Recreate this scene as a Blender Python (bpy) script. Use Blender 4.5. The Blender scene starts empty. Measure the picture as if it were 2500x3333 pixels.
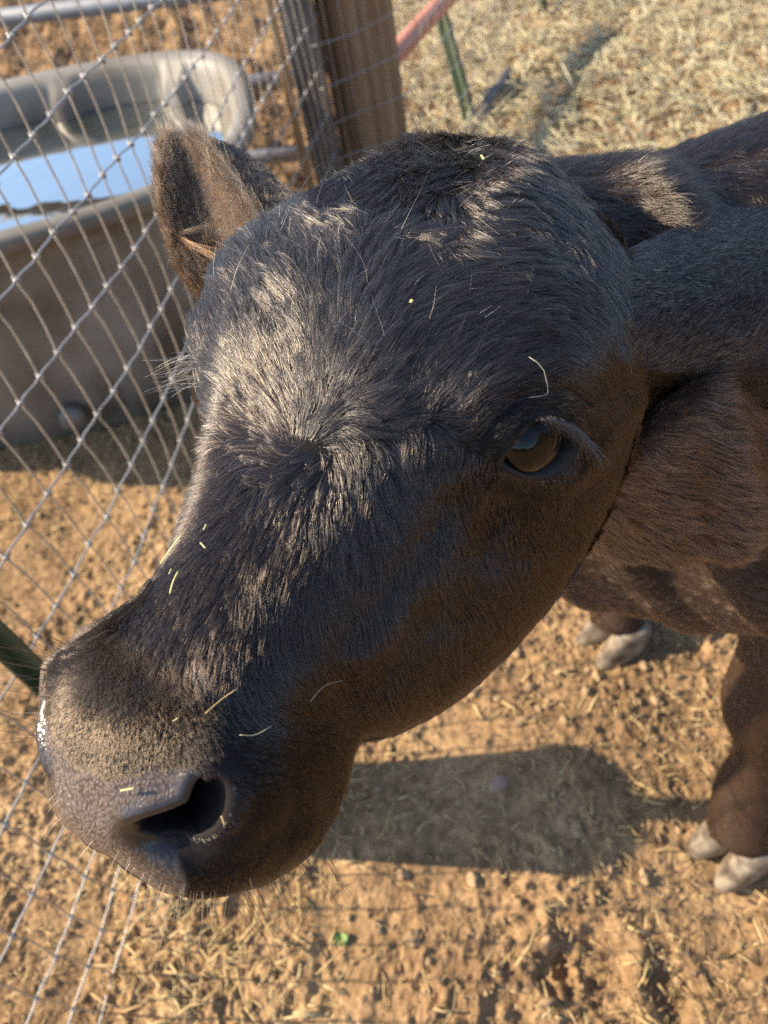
import bpy, bmesh, math, random
import numpy as np
from mathutils import Vector, Matrix, kdtree
R_ = math.radians
rng = np.random.default_rng(7)
random.seed(7)
SC = bpy.context.scene
COL = SC.collection

# ------------------------------------------------------------------ camera
CAM_H = 1.30
M = np.array([[0.974823313, -0.222978717, 0.0],
              [-0.171610391, -0.750250123, 0.638494030],
              [-0.142370580, -0.622418866, -0.769626775]])   # camera axes (right, down, forward) -> world
F = 2500.0
CAM = np.array([0, 0, CAM_H])
cam = bpy.data.cameras.new('camera'); cam_o = bpy.data.objects.new('camera', cam); COL.objects.link(cam_o)
mw = Matrix.Identity(4)
for i in range(3):
    mw[i][0] = M[i, 0]; mw[i][1] = -M[i, 1]; mw[i][2] = -M[i, 2]; mw[i][3] = CAM[i]
cam_o.matrix_world = mw
cam.sensor_fit = 'VERTICAL'; cam.sensor_height = 36.0; cam.lens = F / 3333 * 36
cam.clip_start = 0.02; cam.clip_end = 500
cam.dof.use_dof = True; cam.dof.focus_distance = 0.40; cam.dof.aperture_fstop = cam.lens / 3.3
SC.camera = cam_o

def unp(px, py, z=0.0):            # pixel of the photograph -> point on the level z
    r = M @ np.array([(px - 1250) / F, (py - 1666.5) / F, 1.0]); k = (z - CAM_H) / r[2]
    return r * k + CAM
def udp(px, py, d):                # pixel + distance -> point
    return M @ (np.array([(px - 1250) / F, (py - 1666.5) / F, 1.0]) * d) + CAM
def w2c(P): return (np.asarray(P) - CAM) @ M
def prj(P):
    c = w2c(P); return np.stack([1250 + F * c[..., 0] / c[..., 2], 1666.5 + F * c[..., 1] / c[..., 2]], -1)

# ------------------------------------------------------------------ light
SUN_EL = 35.0
SUN = np.array([-0.975, 0.22, 0]); SUN /= np.linalg.norm(SUN)
SUN = np.array([SUN[0] * math.cos(R_(SUN_EL)), SUN[1] * math.cos(R_(SUN_EL)), math.sin(R_(SUN_EL))])
world = bpy.data.worlds.new('World'); SC.world = world; world.use_nodes = True
nt = world.node_tree; bg = nt.nodes['Background']
sky = nt.nodes.new('ShaderNodeTexSky'); sky.sky_type = 'NISHITA'; sky.sun_disc = False
sky.sun_elevation = R_(SUN_EL); sky.sun_rotation = math.atan2(SUN[0], SUN[1])
sky.dust_density = 0.6; sky.ozone_density = 1.0
nt.links.new(sky.outputs[0], bg.inputs[0]); bg.inputs[1].default_value = 0.15
sl = bpy.data.lights.new('sun', 'SUN'); sl.energy = 5.0; sl.angle = R_(0.6); sl.color = (1.0, 0.83, 0.60)
so = bpy.data.objects.new('sun', sl); COL.objects.link(so)
so.rotation_euler = Vector(SUN.tolist()).to_track_quat('Z', 'Y').to_euler(); so.location = (0, 0, 5)
SC.view_settings.view_transform = 'Standard'; SC.view_settings.look = 'None'
SC.view_settings.gamma = 1.0; SC.view_settings.exposure = 1.08
SC.cycles.max_bounces = 6; SC.cycles.transparent_max_bounces = 8
SC.cycles.use_denoising = False
SC.cycles_curves.shape = 'RIBBONS' if hasattr(SC, 'cycles_curves') else None

# ------------------------------------------------------------------ helpers
def tag(o, label=None, cat=None, group=None, kind=None):
    if label: o['label'] = label
    if cat: o['category'] = cat
    if group: o['group'] = group
    if kind: o['kind'] = kind
    return o
def empty(name, loc):
    o = bpy.data.objects.new(name, None); COL.objects.link(o); o.location = tuple(loc); o.empty_display_size = .05
    return o
def link(name, me, mat=None, parent=None, smooth=True):
    o = bpy.data.objects.new(name, me); COL.objects.link(o)
    if mat is not None: me.materials.append(mat)
    if smooth: me.polygons.foreach_set('use_smooth', [True] * len(me.polygons))
    if parent is not None:
        o.parent = parent
        if parent.type == 'EMPTY': o.location = tuple(-np.array(parent.location))
    return o
def mesh_np(name, V, Q):
    me = bpy.data.meshes.new(name); V = np.asarray(V, dtype=np.float32); Q = np.asarray(Q, dtype=np.int32)
    k = Q.shape[1]
    me.vertices.add(len(V)); me.vertices.foreach_set('co', V.ravel())
    me.loops.add(Q.size); me.loops.foreach_set('vertex_index', Q.ravel())
    me.polygons.add(len(Q)); me.polygons.foreach_set('loop_start', np.arange(0, Q.size, k, dtype=np.int32))
    me.update(calc_edges=True); me.validate()
    return me
def grid_quads(n, m, wrap=False):
    i, j = np.meshgrid(np.arange(n - 1), np.arange(m if wrap else m - 1), indexing='ij')
    j2 = (j + 1) % m
    return np.stack([i * m + j, i * m + j2, (i + 1) * m + j2, (i + 1) * m + j], -1).reshape(-1, 4)
class MB:                       # collects tubes and boxes into one mesh
    def __init__(s): s.V = []; s.Q = []; s.n = 0
    def add(s, V, Q):
        s.V.append(np.asarray(V, float)); s.Q.append(np.asarray(Q) + s.n); s.n += len(V)
    def tube(s, pts, rad, seg=8, cap=True, ref=None, sx=1.0, sy=1.0):
        P = np.asarray(pts, float); n = len(P); rad = np.broadcast_to(np.asarray(rad, float), (n,)).copy()
        T = np.gradient(P, axis=0); T /= np.linalg.norm(T, axis=1)[:, None] + 1e-12
        if ref is None: ref = np.array([0, 0, 1.]) if abs(T[0, 2]) < .9 else np.array([1., 0, 0])
        A = np.cross(T, ref); A /= np.linalg.norm(A, axis=1)[:, None] + 1e-12; B = np.cross(T, A)
        if cap:
            P = np.r_[P[:1], P, P[-1:]]; rad = np.r_[1e-5, rad, 1e-5]; A = np.r_[A[:1], A, A[-1:]]; B = np.r_[B[:1], B, B[-1:]]; n += 2
        th = np.arange(seg) * 2 * np.pi / seg
        V = P[:, None] + rad[:, None, None] * (A[:, None] * np.cos(th)[None, :, None] * sx + B[:, None] * np.sin(th)[None, :, None] * sy)
        s.add(V.reshape(-1, 3), grid_quads(n, seg, True))
    def box(s, c, ax, half):
        c = np.asarray(c, float); A = np.asarray(ax, float)
        sg = np.array([[x, y, z] for x in (-1, 1) for y in (-1, 1) for z in (-1, 1)])
        V = c + (sg * np.asarray(half)) @ A
        s.add(V, [[0, 1, 3, 2], [4, 6, 7, 5], [0, 4, 5, 1], [2, 3, 7, 6], [0, 2, 6, 4], [1, 5, 7, 3]])
    def mesh(s, name):
        return mesh_np(name, np.concatenate(s.V), np.concatenate(s.Q))
    def build(s, name, mat, parent=None, smooth=True): return link(name, s.mesh(name), mat, parent, smooth)
def sines(P, freq, seed, oct=3):     # cheap smooth noise in about -1..1
    r = np.random.default_rng(seed); out = np.zeros(len(P)); a = 1.; tot = 0
    for o in range(oct):
        for _ in range(5):
            k = r.normal(size=P.shape[1]); k *= freq / np.linalg.norm(k) * r.uniform(.7, 1.4)
            out += a * np.sin(P @ k + r.uniform(0, 6.28)); tot += a * .5
        freq *= 2.1; a *= .55
    return out / tot * .9
def gnoise(P, cell, seed, oct=1, gain=.5):     # gradient noise on a hashed lattice, about -1..1
    out = 0; amp = 1.
    for o in range(oct):
        Q = np.asarray(P) / cell; i = np.floor(Q).astype(np.int64); f = Q - i; u = f * f * f * (f * (f * 6 - 15) + 10)
        def g(dx, dy):
            h = ((i[:, 0] + dx) * 73856093) ^ ((i[:, 1] + dy) * 19349663) ^ (seed * 83492791 + o * 977); h = (h ^ (h >> 13)) * 1274126177; h = (h ^ (h >> 16)) & 0xffff
            a = h / 65536. * 2 * np.pi; return np.cos(a) * (f[:, 0] - dx) + np.sin(a) * (f[:, 1] - dy)
        a = g(0, 0) * (1 - u[:, 0]) + g(1, 0) * u[:, 0]; b = g(0, 1) * (1 - u[:, 0]) + g(1, 1) * u[:, 0]
        out = out + amp * 1.5 * (a * (1 - u[:, 1]) + b * u[:, 1]); amp *= gain; cell = cell * .5
    return out
def sstep(a, b, x):
    t = np.clip((x - a) / (b - a), 0, 1); return t * t * (3 - 2 * t)

# ------------------------------------------------------------------ materials
def new_mat(name):
    m = bpy.data.materials.new(name); m.use_nodes = True
    n = m.node_tree.nodes; b = n['Principled BSDF']; return m, m.node_tree, n, b
def N(nt, typ, **kw):
    n = nt.nodes.new(typ)
    for k, v in kw.items():
        if k.startswith('i_'): n.inputs[k[2:].replace('_', ' ')].default_value = v
        else: setattr(n, k, v)
    return n
def ramp(nt, src, stops, interp='LINEAR'):
    r = nt.nodes.new('ShaderNodeValToRGB'); e = r.color_ramp.elements; r.color_ramp.interpolation = interp
    while len(e) < len(stops): e.new(.5)
    for i, (p, c) in enumerate(stops): e[i].position = p; e[i].color = (*c, 1) if len(c) == 3 else c
    nt.links.new(src, r.inputs[0]); return r
def noise_mat(name, stops, scale=10, detail=6, rough=.8, bump=.3, bdist=.01, metal=0, bscale=None, spec=.5):
    m, nt, n, b = new_mat(name)
    tc = N(nt, 'ShaderNodeTexCoord'); nz = N(nt, 'ShaderNodeTexNoise'); nz.inputs['Scale'].default_value = scale; nz.inputs['Detail'].default_value = detail
    nt.links.new(tc.outputs['Object'], nz.inputs['Vector'])
    r = ramp(nt, nz.outputs['Fac'], stops); nt.links.new(r.outputs[0], b.inputs['Base Color'])
    b.inputs['Roughness'].default_value = rough; b.inputs['Metallic'].default_value = metal
    b.inputs['Specular IOR Level'].default_value = spec
    if bump:
        n2 = N(nt, 'ShaderNodeTexNoise'); n2.inputs['Scale'].default_value = bscale or scale * 3; n2.inputs['Detail'].default_value = 5
        nt.links.new(tc.outputs['Object'], n2.inputs['Vector'])
        bp = N(nt, 'ShaderNodeBump'); bp.inputs['Strength'].default_value = bump; bp.inputs['Distance'].default_value = bdist
        nt.links.new(n2.outputs['Fac'], bp.inputs['Height']); nt.links.new(bp.outputs[0], b.inputs['Normal'])
    return m
MAT = {}
MAT['wire'] = noise_mat('galvanised_wire', [(.3, (.29, .28, .27)), (.7, (.44, .43, .42))], 60, rough=.42, metal=.35, bump=.1, bdist=.0005)
MAT['wire2'] = noise_mat('aged_stay_wire', [(.3, (.38, .33, .27)), (.7, (.58, .52, .43))], 60, rough=.5, metal=.3, bump=.1, bdist=.0005)
MAT['pipe'] = noise_mat('grey_pipe', [(.3, (.20, .21, .23)), (.7, (.30, .31, .33))], 30, rough=.5, metal=.3, bump=.1, bdist=.001)
MAT['redpipe'] = noise_mat('faded_red_paint', [(.3, (.42, .15, .10)), (.7, (.55, .24, .17))], 20, rough=.6, bump=.1, bdist=.001)
MAT['green'] = noise_mat('green_post_paint', [(.35, (.035, .06, .032)), (.7, (.07, .10, .05))], 25, rough=.45, bump=.15, bdist=.001)
MAT['tank'] = noise_mat('stock_tank_plastic', [(.34, (.075, .062, .046)), (.48, (.165, .15, .125)), (.66, (.24, .23, .21))], 3.2, detail=12, rough=.55, bump=.25, bdist=.002)
MAT['graywood'] = noise_mat('weathered_wood', [(.3, (.10, .09, .08)), (.7, (.22, .19, .16))], 14, rough=.9, bump=.5, bdist=.004)
MAT['yellowwood'] = noise_mat('fresh_board', [(.3, (.45, .27, .12)), (.7, (.60, .40, .20))], 14, rough=.8, bump=.3, bdist=.002)
MAT['brown'] = noise_mat('brown_timber', [(.3, (.10, .055, .04)), (.7, (.18, .10, .07))], 12, rough=.8, bump=.3, bdist=.002)
MAT['hoof'] = noise_mat('hoof_horn', [(.3, (.06, .042, .028)), (.48, (.17, .13, .092)), (.7, (.30, .25, .185))], 45, rough=.5, bump=.25, bdist=.001)
MAT['straw'] = noise_mat('dry_straw', [(.2, (.26, .17, .07)), (.5, (.46, .33, .15)), (.8, (.62, .50, .27))], 9, rough=.6, bump=0)
MAT['hay'] = noise_mat('pale_hay', [(.2, (.36, .32, .19)), (.5, (.52, .46, .28)), (.8, (.70, .65, .46))], 9, rough=.6, bump=0)
MAT['fleck'] = noise_mat('green_hay_bit', [(.2, (.33, .32, .12)), (.8, (.50, .45, .22))], 60, rough=.5, bump=0)
MAT['clod'] = noise_mat('soil_clod', [(.3, (.19, .12, .062)), (.7, (.41, .28, .155))], 40, rough=.95, bump=.5, bdist=.003)
MAT['weed'] = noise_mat('weed_leaf', [(.3, (.07, .13, .03)), (.7, (.16, .24, .07))], 40, rough=.6, bump=0)
MAT['stone'] = noise_mat('pebble', [(.3, (.26, .16, .11)), (.7, (.40, .28, .21))], 30, rough=.8, bump=.2, bdist=.002)
# wooden post with lengthwise grain
def grain_mat():
    m, nt, n, b = new_mat('log_post_wood')
    tc = N(nt, 'ShaderNodeTexCoord'); mp = N(nt, 'ShaderNodeMapping'); mp.inputs['Scale'].default_value = (38, 38, 1.6)
    nz = N(nt, 'ShaderNodeTexNoise'); nz.inputs['Scale'].default_value = 1.0; nz.inputs['Detail'].default_value = 7
    nt.links.new(tc.outputs['Object'], mp.inputs[0]); nt.links.new(mp.outputs[0], nz.inputs['Vector'])
    r = ramp(nt, nz.outputs['Fac'], [(.3, (.13, .075, .04)), (.5, (.26, .155, .08)), (.72, (.38, .25, .14))])
    nt.links.new(r.outputs[0], b.inputs['Base Color']); b.inputs['Roughness'].default_value = .85
    bp = N(nt, 'ShaderNodeBump'); bp.inputs['Strength'].default_value = .7; bp.inputs['Distance'].default_value = .004
    nt.links.new(nz.outputs['Fac'], bp.inputs['Height']); nt.links.new(bp.outputs[0], b.inputs['Normal'])
    return m
MAT['log'] = grain_mat()
def water_mat():
    m, nt, n, b = new_mat('trough_water')
    b.inputs['Base Color'].default_value = (.022, .028, .02, 1); b.inputs['Roughness'].default_value = .02
    b.inputs['IOR'].default_value = 1.9; b.inputs['Specular IOR Level'].default_value = 1.0
    b.inputs['Coat Weight'].default_value = 1.0; b.inputs['Coat Roughness'].default_value = 0.01; b.inputs['Coat IOR'].default_value = 1.5
    gl = N(nt, 'ShaderNodeBsdfGlossy'); gl.inputs['Roughness'].default_value = .015; gl.inputs['Color'].default_value = (1, .98, .93, 1); mxs = N(nt, 'ShaderNodeMixShader'); mxs.inputs[0].default_value = .4
    out = nt.nodes['Material Output']; nt.links.new(b.outputs[0], mxs.inputs[1]); nt.links.new(gl.outputs[0], mxs.inputs[2]); nt.links.new(mxs.outputs[0], out.inputs[0])
    tc = N(nt, 'ShaderNodeTexCoord'); nz = N(nt, 'ShaderNodeTexNoise'); nz.inputs['Scale'].default_value = 7
    nt.links.new(tc.outputs['Object'], nz.inputs['Vector'])
    bp = N(nt, 'ShaderNodeBump'); bp.inputs['Strength'].default_value = .06; bp.inputs['Distance'].default_value = .02
    nt.links.new(nz.outputs['Fac'], bp.inputs['Height']); nt.links.new(bp.outputs[0], b.inputs['Normal']); nt.links.new(bp.outputs[0], b.inputs['Coat Normal']); nt.links.new(bp.outputs[0], gl.inputs['Normal'])
    return m
MAT['water'] = water_mat()
def ground_mat():
    m, nt, n, b = new_mat('dirt_ground')
    tc = N(nt, 'ShaderNodeTexCoord')
    a = N(nt, 'ShaderNodeTexNoise'); a.inputs['Scale'].default_value = 3.2; a.inputs['Detail'].default_value = 9; a.inputs['Roughness'].default_value = .65
    c = N(nt, 'ShaderNodeTexNoise'); c.inputs['Scale'].default_value = 45; c.inputs['Detail'].default_value = 6; c.inputs['Roughness'].default_value = .7
    nt.links.new(tc.outputs['Object'], a.inputs['Vector']); nt.links.new(tc.outputs['Object'], c.inputs['Vector'])
    r1 = ramp(nt, a.outputs['Fac'], [(.3, (.15, .094, .048)), (.5, (.31, .20, .105)), (.72, (.45, .31, .17))])
    r2 = ramp(nt, c.outputs['Fac'], [(.3, (.48, .45, .43)), (.62, (1.12, 1.1, 1.08))])
    mx = N(nt, 'ShaderNodeMix', data_type='RGBA', blend_type='MULTIPLY'); mx.inputs[0].default_value = 1
    nt.links.new(r1.outputs[0], mx.inputs[6]); nt.links.new(r2.outputs[0], mx.inputs[7]); nt.links.new(mx.outputs[2], b.inputs['Base Color'])
    b.inputs['Roughness'].default_value = .95; b.inputs['Specular IOR Level'].default_value = .15
    d = N(nt, 'ShaderNodeTexNoise'); d.inputs['Scale'].default_value = 110; d.inputs['Detail'].default_value = 5
    nt.links.new(tc.outputs['Object'], d.inputs['Vector'])
    bp = N(nt, 'ShaderNodeBump'); bp.inputs['Strength'].default_value = .8; bp.inputs['Distance'].default_value = .006
    nt.links.new(d.outputs['Fac'], bp.inputs['Height']); nt.links.new(bp.outputs[0], b.inputs['Normal'])
    return m
MAT['ground'] = ground_mat()
def skin_mat():
    m, nt, n, b = new_mat('calf_skin')
    at = N(nt, 'ShaderNodeAttribute', attribute_name='nose'); tc = N(nt, 'ShaderNodeTexCoord')
    at2 = N(nt, 'ShaderNodeAttribute', attribute_name='lid')
    vo = N(nt, 'ShaderNodeTexVoronoi', feature='F1'); vo.inputs['Scale'].default_value = 560; vo.inputs['Randomness'].default_value = 1.0
    nzw = N(nt, 'ShaderNodeTexNoise'); nzw.inputs['Scale'].default_value = 60; nzw.inputs['Detail'].default_value = 3
    nt.links.new(tc.outputs['Object'], nzw.inputs['Vector'])
    wv = N(nt, 'ShaderNodeMix', data_type='RGBA'); wv.inputs[0].default_value = .012; nt.links.new(tc.outputs['Object'], wv.inputs[6]); nt.links.new(nzw.outputs['Color'], wv.inputs[7]); nt.links.new(wv.outputs[2], vo.inputs['Vector'])
    nosec = ramp(nt, vo.outputs['Distance'], [(.0, (.20, .155, .122)), (.45, (.135, .10, .08)), (.8, (.06, .045, .036))])
    furc = N(nt, 'ShaderNodeRGB'); furc.outputs[0].default_value = (.007, .005, .0042, 1)
    lidc = N(nt, 'ShaderNodeRGB'); lidc.outputs[0].default_value = (.045, .038, .036, 1)
    atb = N(nt, 'ShaderNodeAttribute', attribute_name='trunk'); mb_ = N(nt, 'ShaderNodeMix', data_type='RGBA'); nt.links.new(atb.outputs['Fac'], mb_.inputs[0]); nt.links.new(furc.outputs[0], mb_.inputs[6]); mb_.inputs[7].default_value = (.045, .027, .017, 1)
    m1 = N(nt, 'ShaderNodeMix', data_type='RGBA'); nt.links.new(at2.outputs['Fac'], m1.inputs[0]); nt.links.new(mb_.outputs[2], m1.inputs[6]); nt.links.new(lidc.outputs[0], m1.inputs[7])
    m2 = N(nt, 'ShaderNodeMix', data_type='RGBA'); nt.links.new(at.outputs['Fac'], m2.inputs[0]); nt.links.new(m1.outputs[2], m2.inputs[6]); nt.links.new(nosec.outputs[0], m2.inputs[7])
    at3 = N(nt, 'ShaderNodeAttribute', attribute_name='inner'); m3 = N(nt, 'ShaderNodeMix', data_type='RGBA'); nt.links.new(at3.outputs['Fac'], m3.inputs[0]); nt.links.new(m2.outputs[2], m3.inputs[6]); m3.inputs[7].default_value = (.008, .006, .006, 1)
    atr = N(nt, 'ShaderNodeAttribute', attribute_name='rim'); mr = N(nt, 'ShaderNodeMath', operation='MULTIPLY'); mr.inputs[1].default_value = .95; nt.links.new(atr.outputs['Fac'], mr.inputs[0]); m4 = N(nt, 'ShaderNodeMix', data_type='RGBA'); nt.links.new(mr.outputs[0], m4.inputs[0]); nt.links.new(m2.outputs[2], m4.inputs[6]); m4.inputs[7].default_value = (.018, .014, .014, 1); nt.links.new(m4.outputs[2], m3.inputs[6])  # nostril rim colour: wet dark skin, with the muzzle pad's shade painted in
    nt.links.new(m3.outputs[2], b.inputs['Base Color'])
    rr = N(nt, 'ShaderNodeMapRange'); nt.links.new(at.outputs['Fac'], rr.inputs[0]); rr.inputs[3].default_value = .7; rr.inputs[4].default_value = .33
    sp = N(nt, 'ShaderNodeMapRange'); nt.links.new(at.outputs['Fac'], sp.inputs[0]); sp.inputs[3].default_value = .12; sp.inputs[4].default_value = .5; nt.links.new(sp.outputs[0], b.inputs['Specular IOR Level'])
    nzr = N(nt, 'ShaderNodeTexNoise'); nzr.inputs['Scale'].default_value = 32; nt.links.new(tc.outputs['Object'], nzr.inputs['Vector']); rw = ramp(nt, nzr.outputs['Fac'], [(.38, (.5, .5, .5)), (.62, (1.1, 1.1, 1.1))]); mrw = N(nt, 'ShaderNodeMath', operation='MULTIPLY'); nt.links.new(rr.outputs[0], mrw.inputs[0]); nt.links.new(rw.outputs[0], mrw.inputs[1]); nt.links.new(mrw.outputs[0], b.inputs['Roughness'])
    hm = N(nt, 'ShaderNodeMath', operation='MULTIPLY'); nt.links.new(vo.outputs['Distance'], hm.inputs[0]); nt.links.new(at.outputs['Fac'], hm.inputs[1])
    at4 = N(nt, 'ShaderNodeAttribute', attribute_name='rim'); ra_ = N(nt, 'ShaderNodeMapRange'); nt.links.new(at4.outputs['Fac'], ra_.inputs[0]); ra_.inputs[3].default_value = -1; ra_.inputs[4].default_value = -.22
    hn = N(nt, 'ShaderNodeMath', operation='MULTIPLY'); nt.links.new(ra_.outputs[0], hn.inputs[1]); nt.links.new(hm.outputs[0], hn.inputs[0])
    bp = N(nt, 'ShaderNodeBump'); bp.inputs['Strength'].default_value = .8; bp.inputs['Distance'].default_value = .0007
    nt.links.new(hn.outputs[0], bp.inputs['Height']); nt.links.new(bp.outputs[0], b.inputs['Normal'])
    return m
MAT['skin'] = skin_mat()
def hair_mat(name, c0, c1, rough=.32, c2=None, p=.5, ior=1.55):
    m = bpy.data.materials.new(name); m.use_nodes = True; nt = m.node_tree; nt.nodes.clear()
    out = N(nt, 'ShaderNodeOutputMaterial'); h = N(nt, 'ShaderNodeBsdfHairPrincipled'); h.model = 'CHIANG'; h.parametrization = 'COLOR'
    inf = N(nt, 'ShaderNodeHairInfo')
    st = [(0, c0), (p, c1)] + ([(1, c2)] if c2 else [])
    r = ramp(nt, inf.outputs['Random'], st); nt.links.new(r.outputs[0], h.inputs['Color'])
    h.inputs['Roughness'].default_value = rough; h.inputs['Radial Roughness'].default_value = .55; h.inputs['IOR'].default_value = ior
    h.inputs['Random Roughness'].default_value = .3
    nt.links.new(h.outputs[0], out.inputs[0]); return m
MAT['hair'] = hair_mat('dark_coat_hair', (.0020, .0017, .0018), (.006, .004, .0032), .18, (.05, .024, .012), .8)
MAT['bodyhair'] = hair_mat('warm_lit_brown_hair', (.014, .009, .006), (.085, .048, .029), .28, (.20, .12, .07), .75)  # brown of the coat, with the chest's warm light put into the colour
MAT['cheekhair'] = hair_mat('brown_black_cheek_hair', (.0035, .0028, .0028), (.014, .0092, .0075), .19, (.075, .046, .030), .82, ior=1.68)
MAT['forehair'] = hair_mat('glossy_forehead_hair', (.003, .0026, .0028), (.012, .008, .0065), .15, (.22, .15, .09), .84, ior=1.78)
MAT['muzhair'] = hair_mat('brown_muzzle_hair', (.010, .0068, .0048), (.05, .031, .018), .30, (.12, .078, .046), .8)
MAT['earhair'] = hair_mat('brown_ear_hair', (.018, .011, .007), (.09, .055, .032), .35, (.34, .25, .16), .7)
MAT['palehair'] = hair_mat('pale_stray_hair', (.25, .19, .12), (.55, .45, .32), .3)
MAT['whisker'] = hair_mat('whisker_hair', (.10, .06, .03), (.55, .42, .26), .3)
MAT['redhair'] = hair_mat('rusty_ear_strand', (.16, .045, .015), (.34, .11, .04), .35)
MAT['lash'] = hair_mat('eyelash_hair', (.008, .008, .010), (.02, .018, .018), .35)

# ------------------------------------------------------------------ ground
def build_ground():
    # one sheet: dense near the camera, growing cells to the horizon
    def axis(lo, hi, step, far):
        a = list(np.arange(lo, hi, step)); s = step
        x = a[-1]; b = []
        while x < far: s *= 1.22; x += s; b.append(x)
        s = step; x = a[0]; c = []
        while x > -far: s *= 1.22; x -= s; c.append(x)
        return np.array(c[::-1] + a + b)
    def axis(fine, mid, far):
        a = list(np.arange(fine[0], fine[1], .0040)); x, st = a[-1], .0040
        while x < far: st = min(st * 1.06, .011) if x < mid[1] else st * 1.2; x += st; a.append(x)
        x, st = a[0], .0040; c = []
        while x > -far: st = min(st * 1.06, .011) if x > mid[0] else st * 1.2; x -= st; c.append(x)
        return np.array(c[::-1] + a)
    X = axis((-.75, .75), (-1.4, 1.9), 150); Y = axis((-.1, 1.15), (-.15, 3.8), 150)
    gx, gy = np.meshgrid(X, Y, indexing='ij'); P = np.stack([gx.ravel(), gy.ravel()], -1)
    fade = 1 - sstep(4, 8, np.hypot(P[:, 0], P[:, 1] - 1.5))
    z = np.zeros(len(P)); m = fade > 0
    Pm = P[m]
    var = .35 + 1.0 * sstep(-.35, .45, gnoise(Pm, .30, 14, 2))
    zz = .016 * gnoise(Pm, .5, 1, 2) + .012 * np.maximum(gnoise(Pm, .16, 2, 2), -.3) + var * .008 * np.maximum(gnoise(Pm, .05, 3, 2, .6), -.15) + var * .0095 * np.maximum(gnoise(Pm, .020, 4, 2, .6), -.12)
    zz += .07 * sstep(2.4, 3.2, Pm[:, 1]) * sstep(.35, .0, Pm[:, 0]) * np.maximum(gnoise(Pm, .13, 6, 2), -.2)
    # hoof prints
    r = np.random.default_rng(3)
    holes = [(.15, .17, .06, .018), (-.35, .45, .05, .02), (-.45, 1.05, .06, .03), (-.3, .95, .05, .02), (-.62, .8, .06, .025)]
    for _ in range(45): holes.append((r.uniform(-1.3, 1.7), r.uniform(.6, 4), r.uniform(.03, .07), r.uniform(.012, .03)))
    wob = gnoise(Pm, .045, 17, 2)
    holes += [(.085, .165, .035, .02), (.24, .12, .04, .02)]
    for hx, hy, hr, hd in holes:
        d = np.hypot((Pm[:, 0] - hx) * 1.2, Pm[:, 1] - hy) / hr; d = d + .38 * wob
        zz += hd * (-np.exp(-d ** 4) + .45 * np.exp(-((d - 1.35) / .35) ** 2))
    z[m] = zz * fade[m]
    me = mesh_np('ground', np.c_[P, z], grid_quads(len(X), len(Y)))
    o = link('ground', me, MAT['ground']); tag(o, kind='structure'); return o, X, Y, z.reshape(len(X), len(Y))
ground, GX, GY, GZ = build_ground()
def gz(x, y):
    i = np.clip(np.searchsorted(GX, x), 0, len(GX) - 1); j = np.clip(np.searchsorted(GY, y), 0, len(GY) - 1); return GZ[i, j]

def build_added_hills():  # unseen ring of hills, added to darken the reflection in the eye
    n, k = 160, 10; a = np.arange(n) * 2 * np.pi / n; V = []
    h = 4.2 + 17 * np.exp(-(((a - 5.56) / .30) ** 2)) + 1.2 * np.sin(a * 3 + 1) + 1.2 * np.sin(a * 7 + 2) + .8 * np.sin(a * 17) + 1.2 * np.sin(a * 31) * np.exp(-(((a - 5.56) / .4) ** 2))
    for j in range(k):
        t = j / (k - 1); r_ = 24 + 16 * t; V.append(np.stack([r_ * np.cos(a), r_ * np.sin(a), -.5 + (h + .5) * np.sin(t * np.pi / 2) ** 1.3 + .25 * np.sin(a * 41 + j) * t], -1))
    o = link('added_hills', mesh_np('added_hills', np.concatenate(V), grid_quads(k, n, True)), noise_mat('added_hill_scrub', [(.35, (.035, .04, .018)), (.7, (.12, .09, .045))], .8, bump=.5, bdist=.3)); tag(o, kind='structure')
build_added_hills()
def scatter_clods():
    r = np.random.default_rng(11); V = []; Q = []; n = 0
    base = np.array([[1, 0, 0], [-1, 0, 0], [0, 1, 0], [0, -1, 0], [0, 0, 1], [0, 0, -1]], float)
    tri = np.array([[0, 2, 4], [2, 1, 4], [1, 3, 4], [3, 0, 4], [2, 0, 5], [1, 2, 5], [3, 1, 5], [0, 3, 5]])
    # subdivide octahedron once
    vs = [tuple(b) for b in base]; T = []
    def mid(a, b):
        p = (np.array(vs[a]) + np.array(vs[b])); p = tuple(p / np.linalg.norm(p)); vs.append(p); return len(vs) - 1
    for a, b, c in tri:
        ab, bc, ca = mid(a, b), mid(b, c), mid(c, a); T += [[a, ab, ca], [ab, b, bc], [ca, bc, c], [ab, bc, ca]]
    bs = np.array(vs); T = np.array(T)
    K = 60000
    x = r.uniform(-1.2, 1.5, K); y = r.uniform(-.05, 1, K) ** 1.0 * 3.4
    den = sines(np.stack([x, y], -1), 5, 8, 2); keep = den + r.uniform(-.7, .9, K) > 0; x = x[keep]; y = y[keep]; K = len(x)
    s = .0012 + .0042 * r.uniform(0, 1, K) ** 3 + .007 * (r.uniform(0, 1, K) > .99)
    z = gz(x, y)
    jit = 1 + r.normal(0, .28, (K, len(bs), 1)) * .6
    sc = s[:, None, None] * r.uniform(.6, 1.7, (K, 1, 3)) * np.array([1, 1, .75])
    A = bs[None] * jit * sc + np.stack([x, y, z + s * .35], -1)[:, None]
    Tq = (T[None] + np.arange(K)[:, None, None] * len(bs)).reshape(-1, 3)
    me = mesh_np('soil_clods', A.reshape(-1, 3), Tq); o = link('soil_clods', me, MAT['clod'], smooth=False)
    tag(o, 'small brown crumbs of soil strewn over the dirt', 'soil clods', kind='stuff')
scatter_clods()

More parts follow.
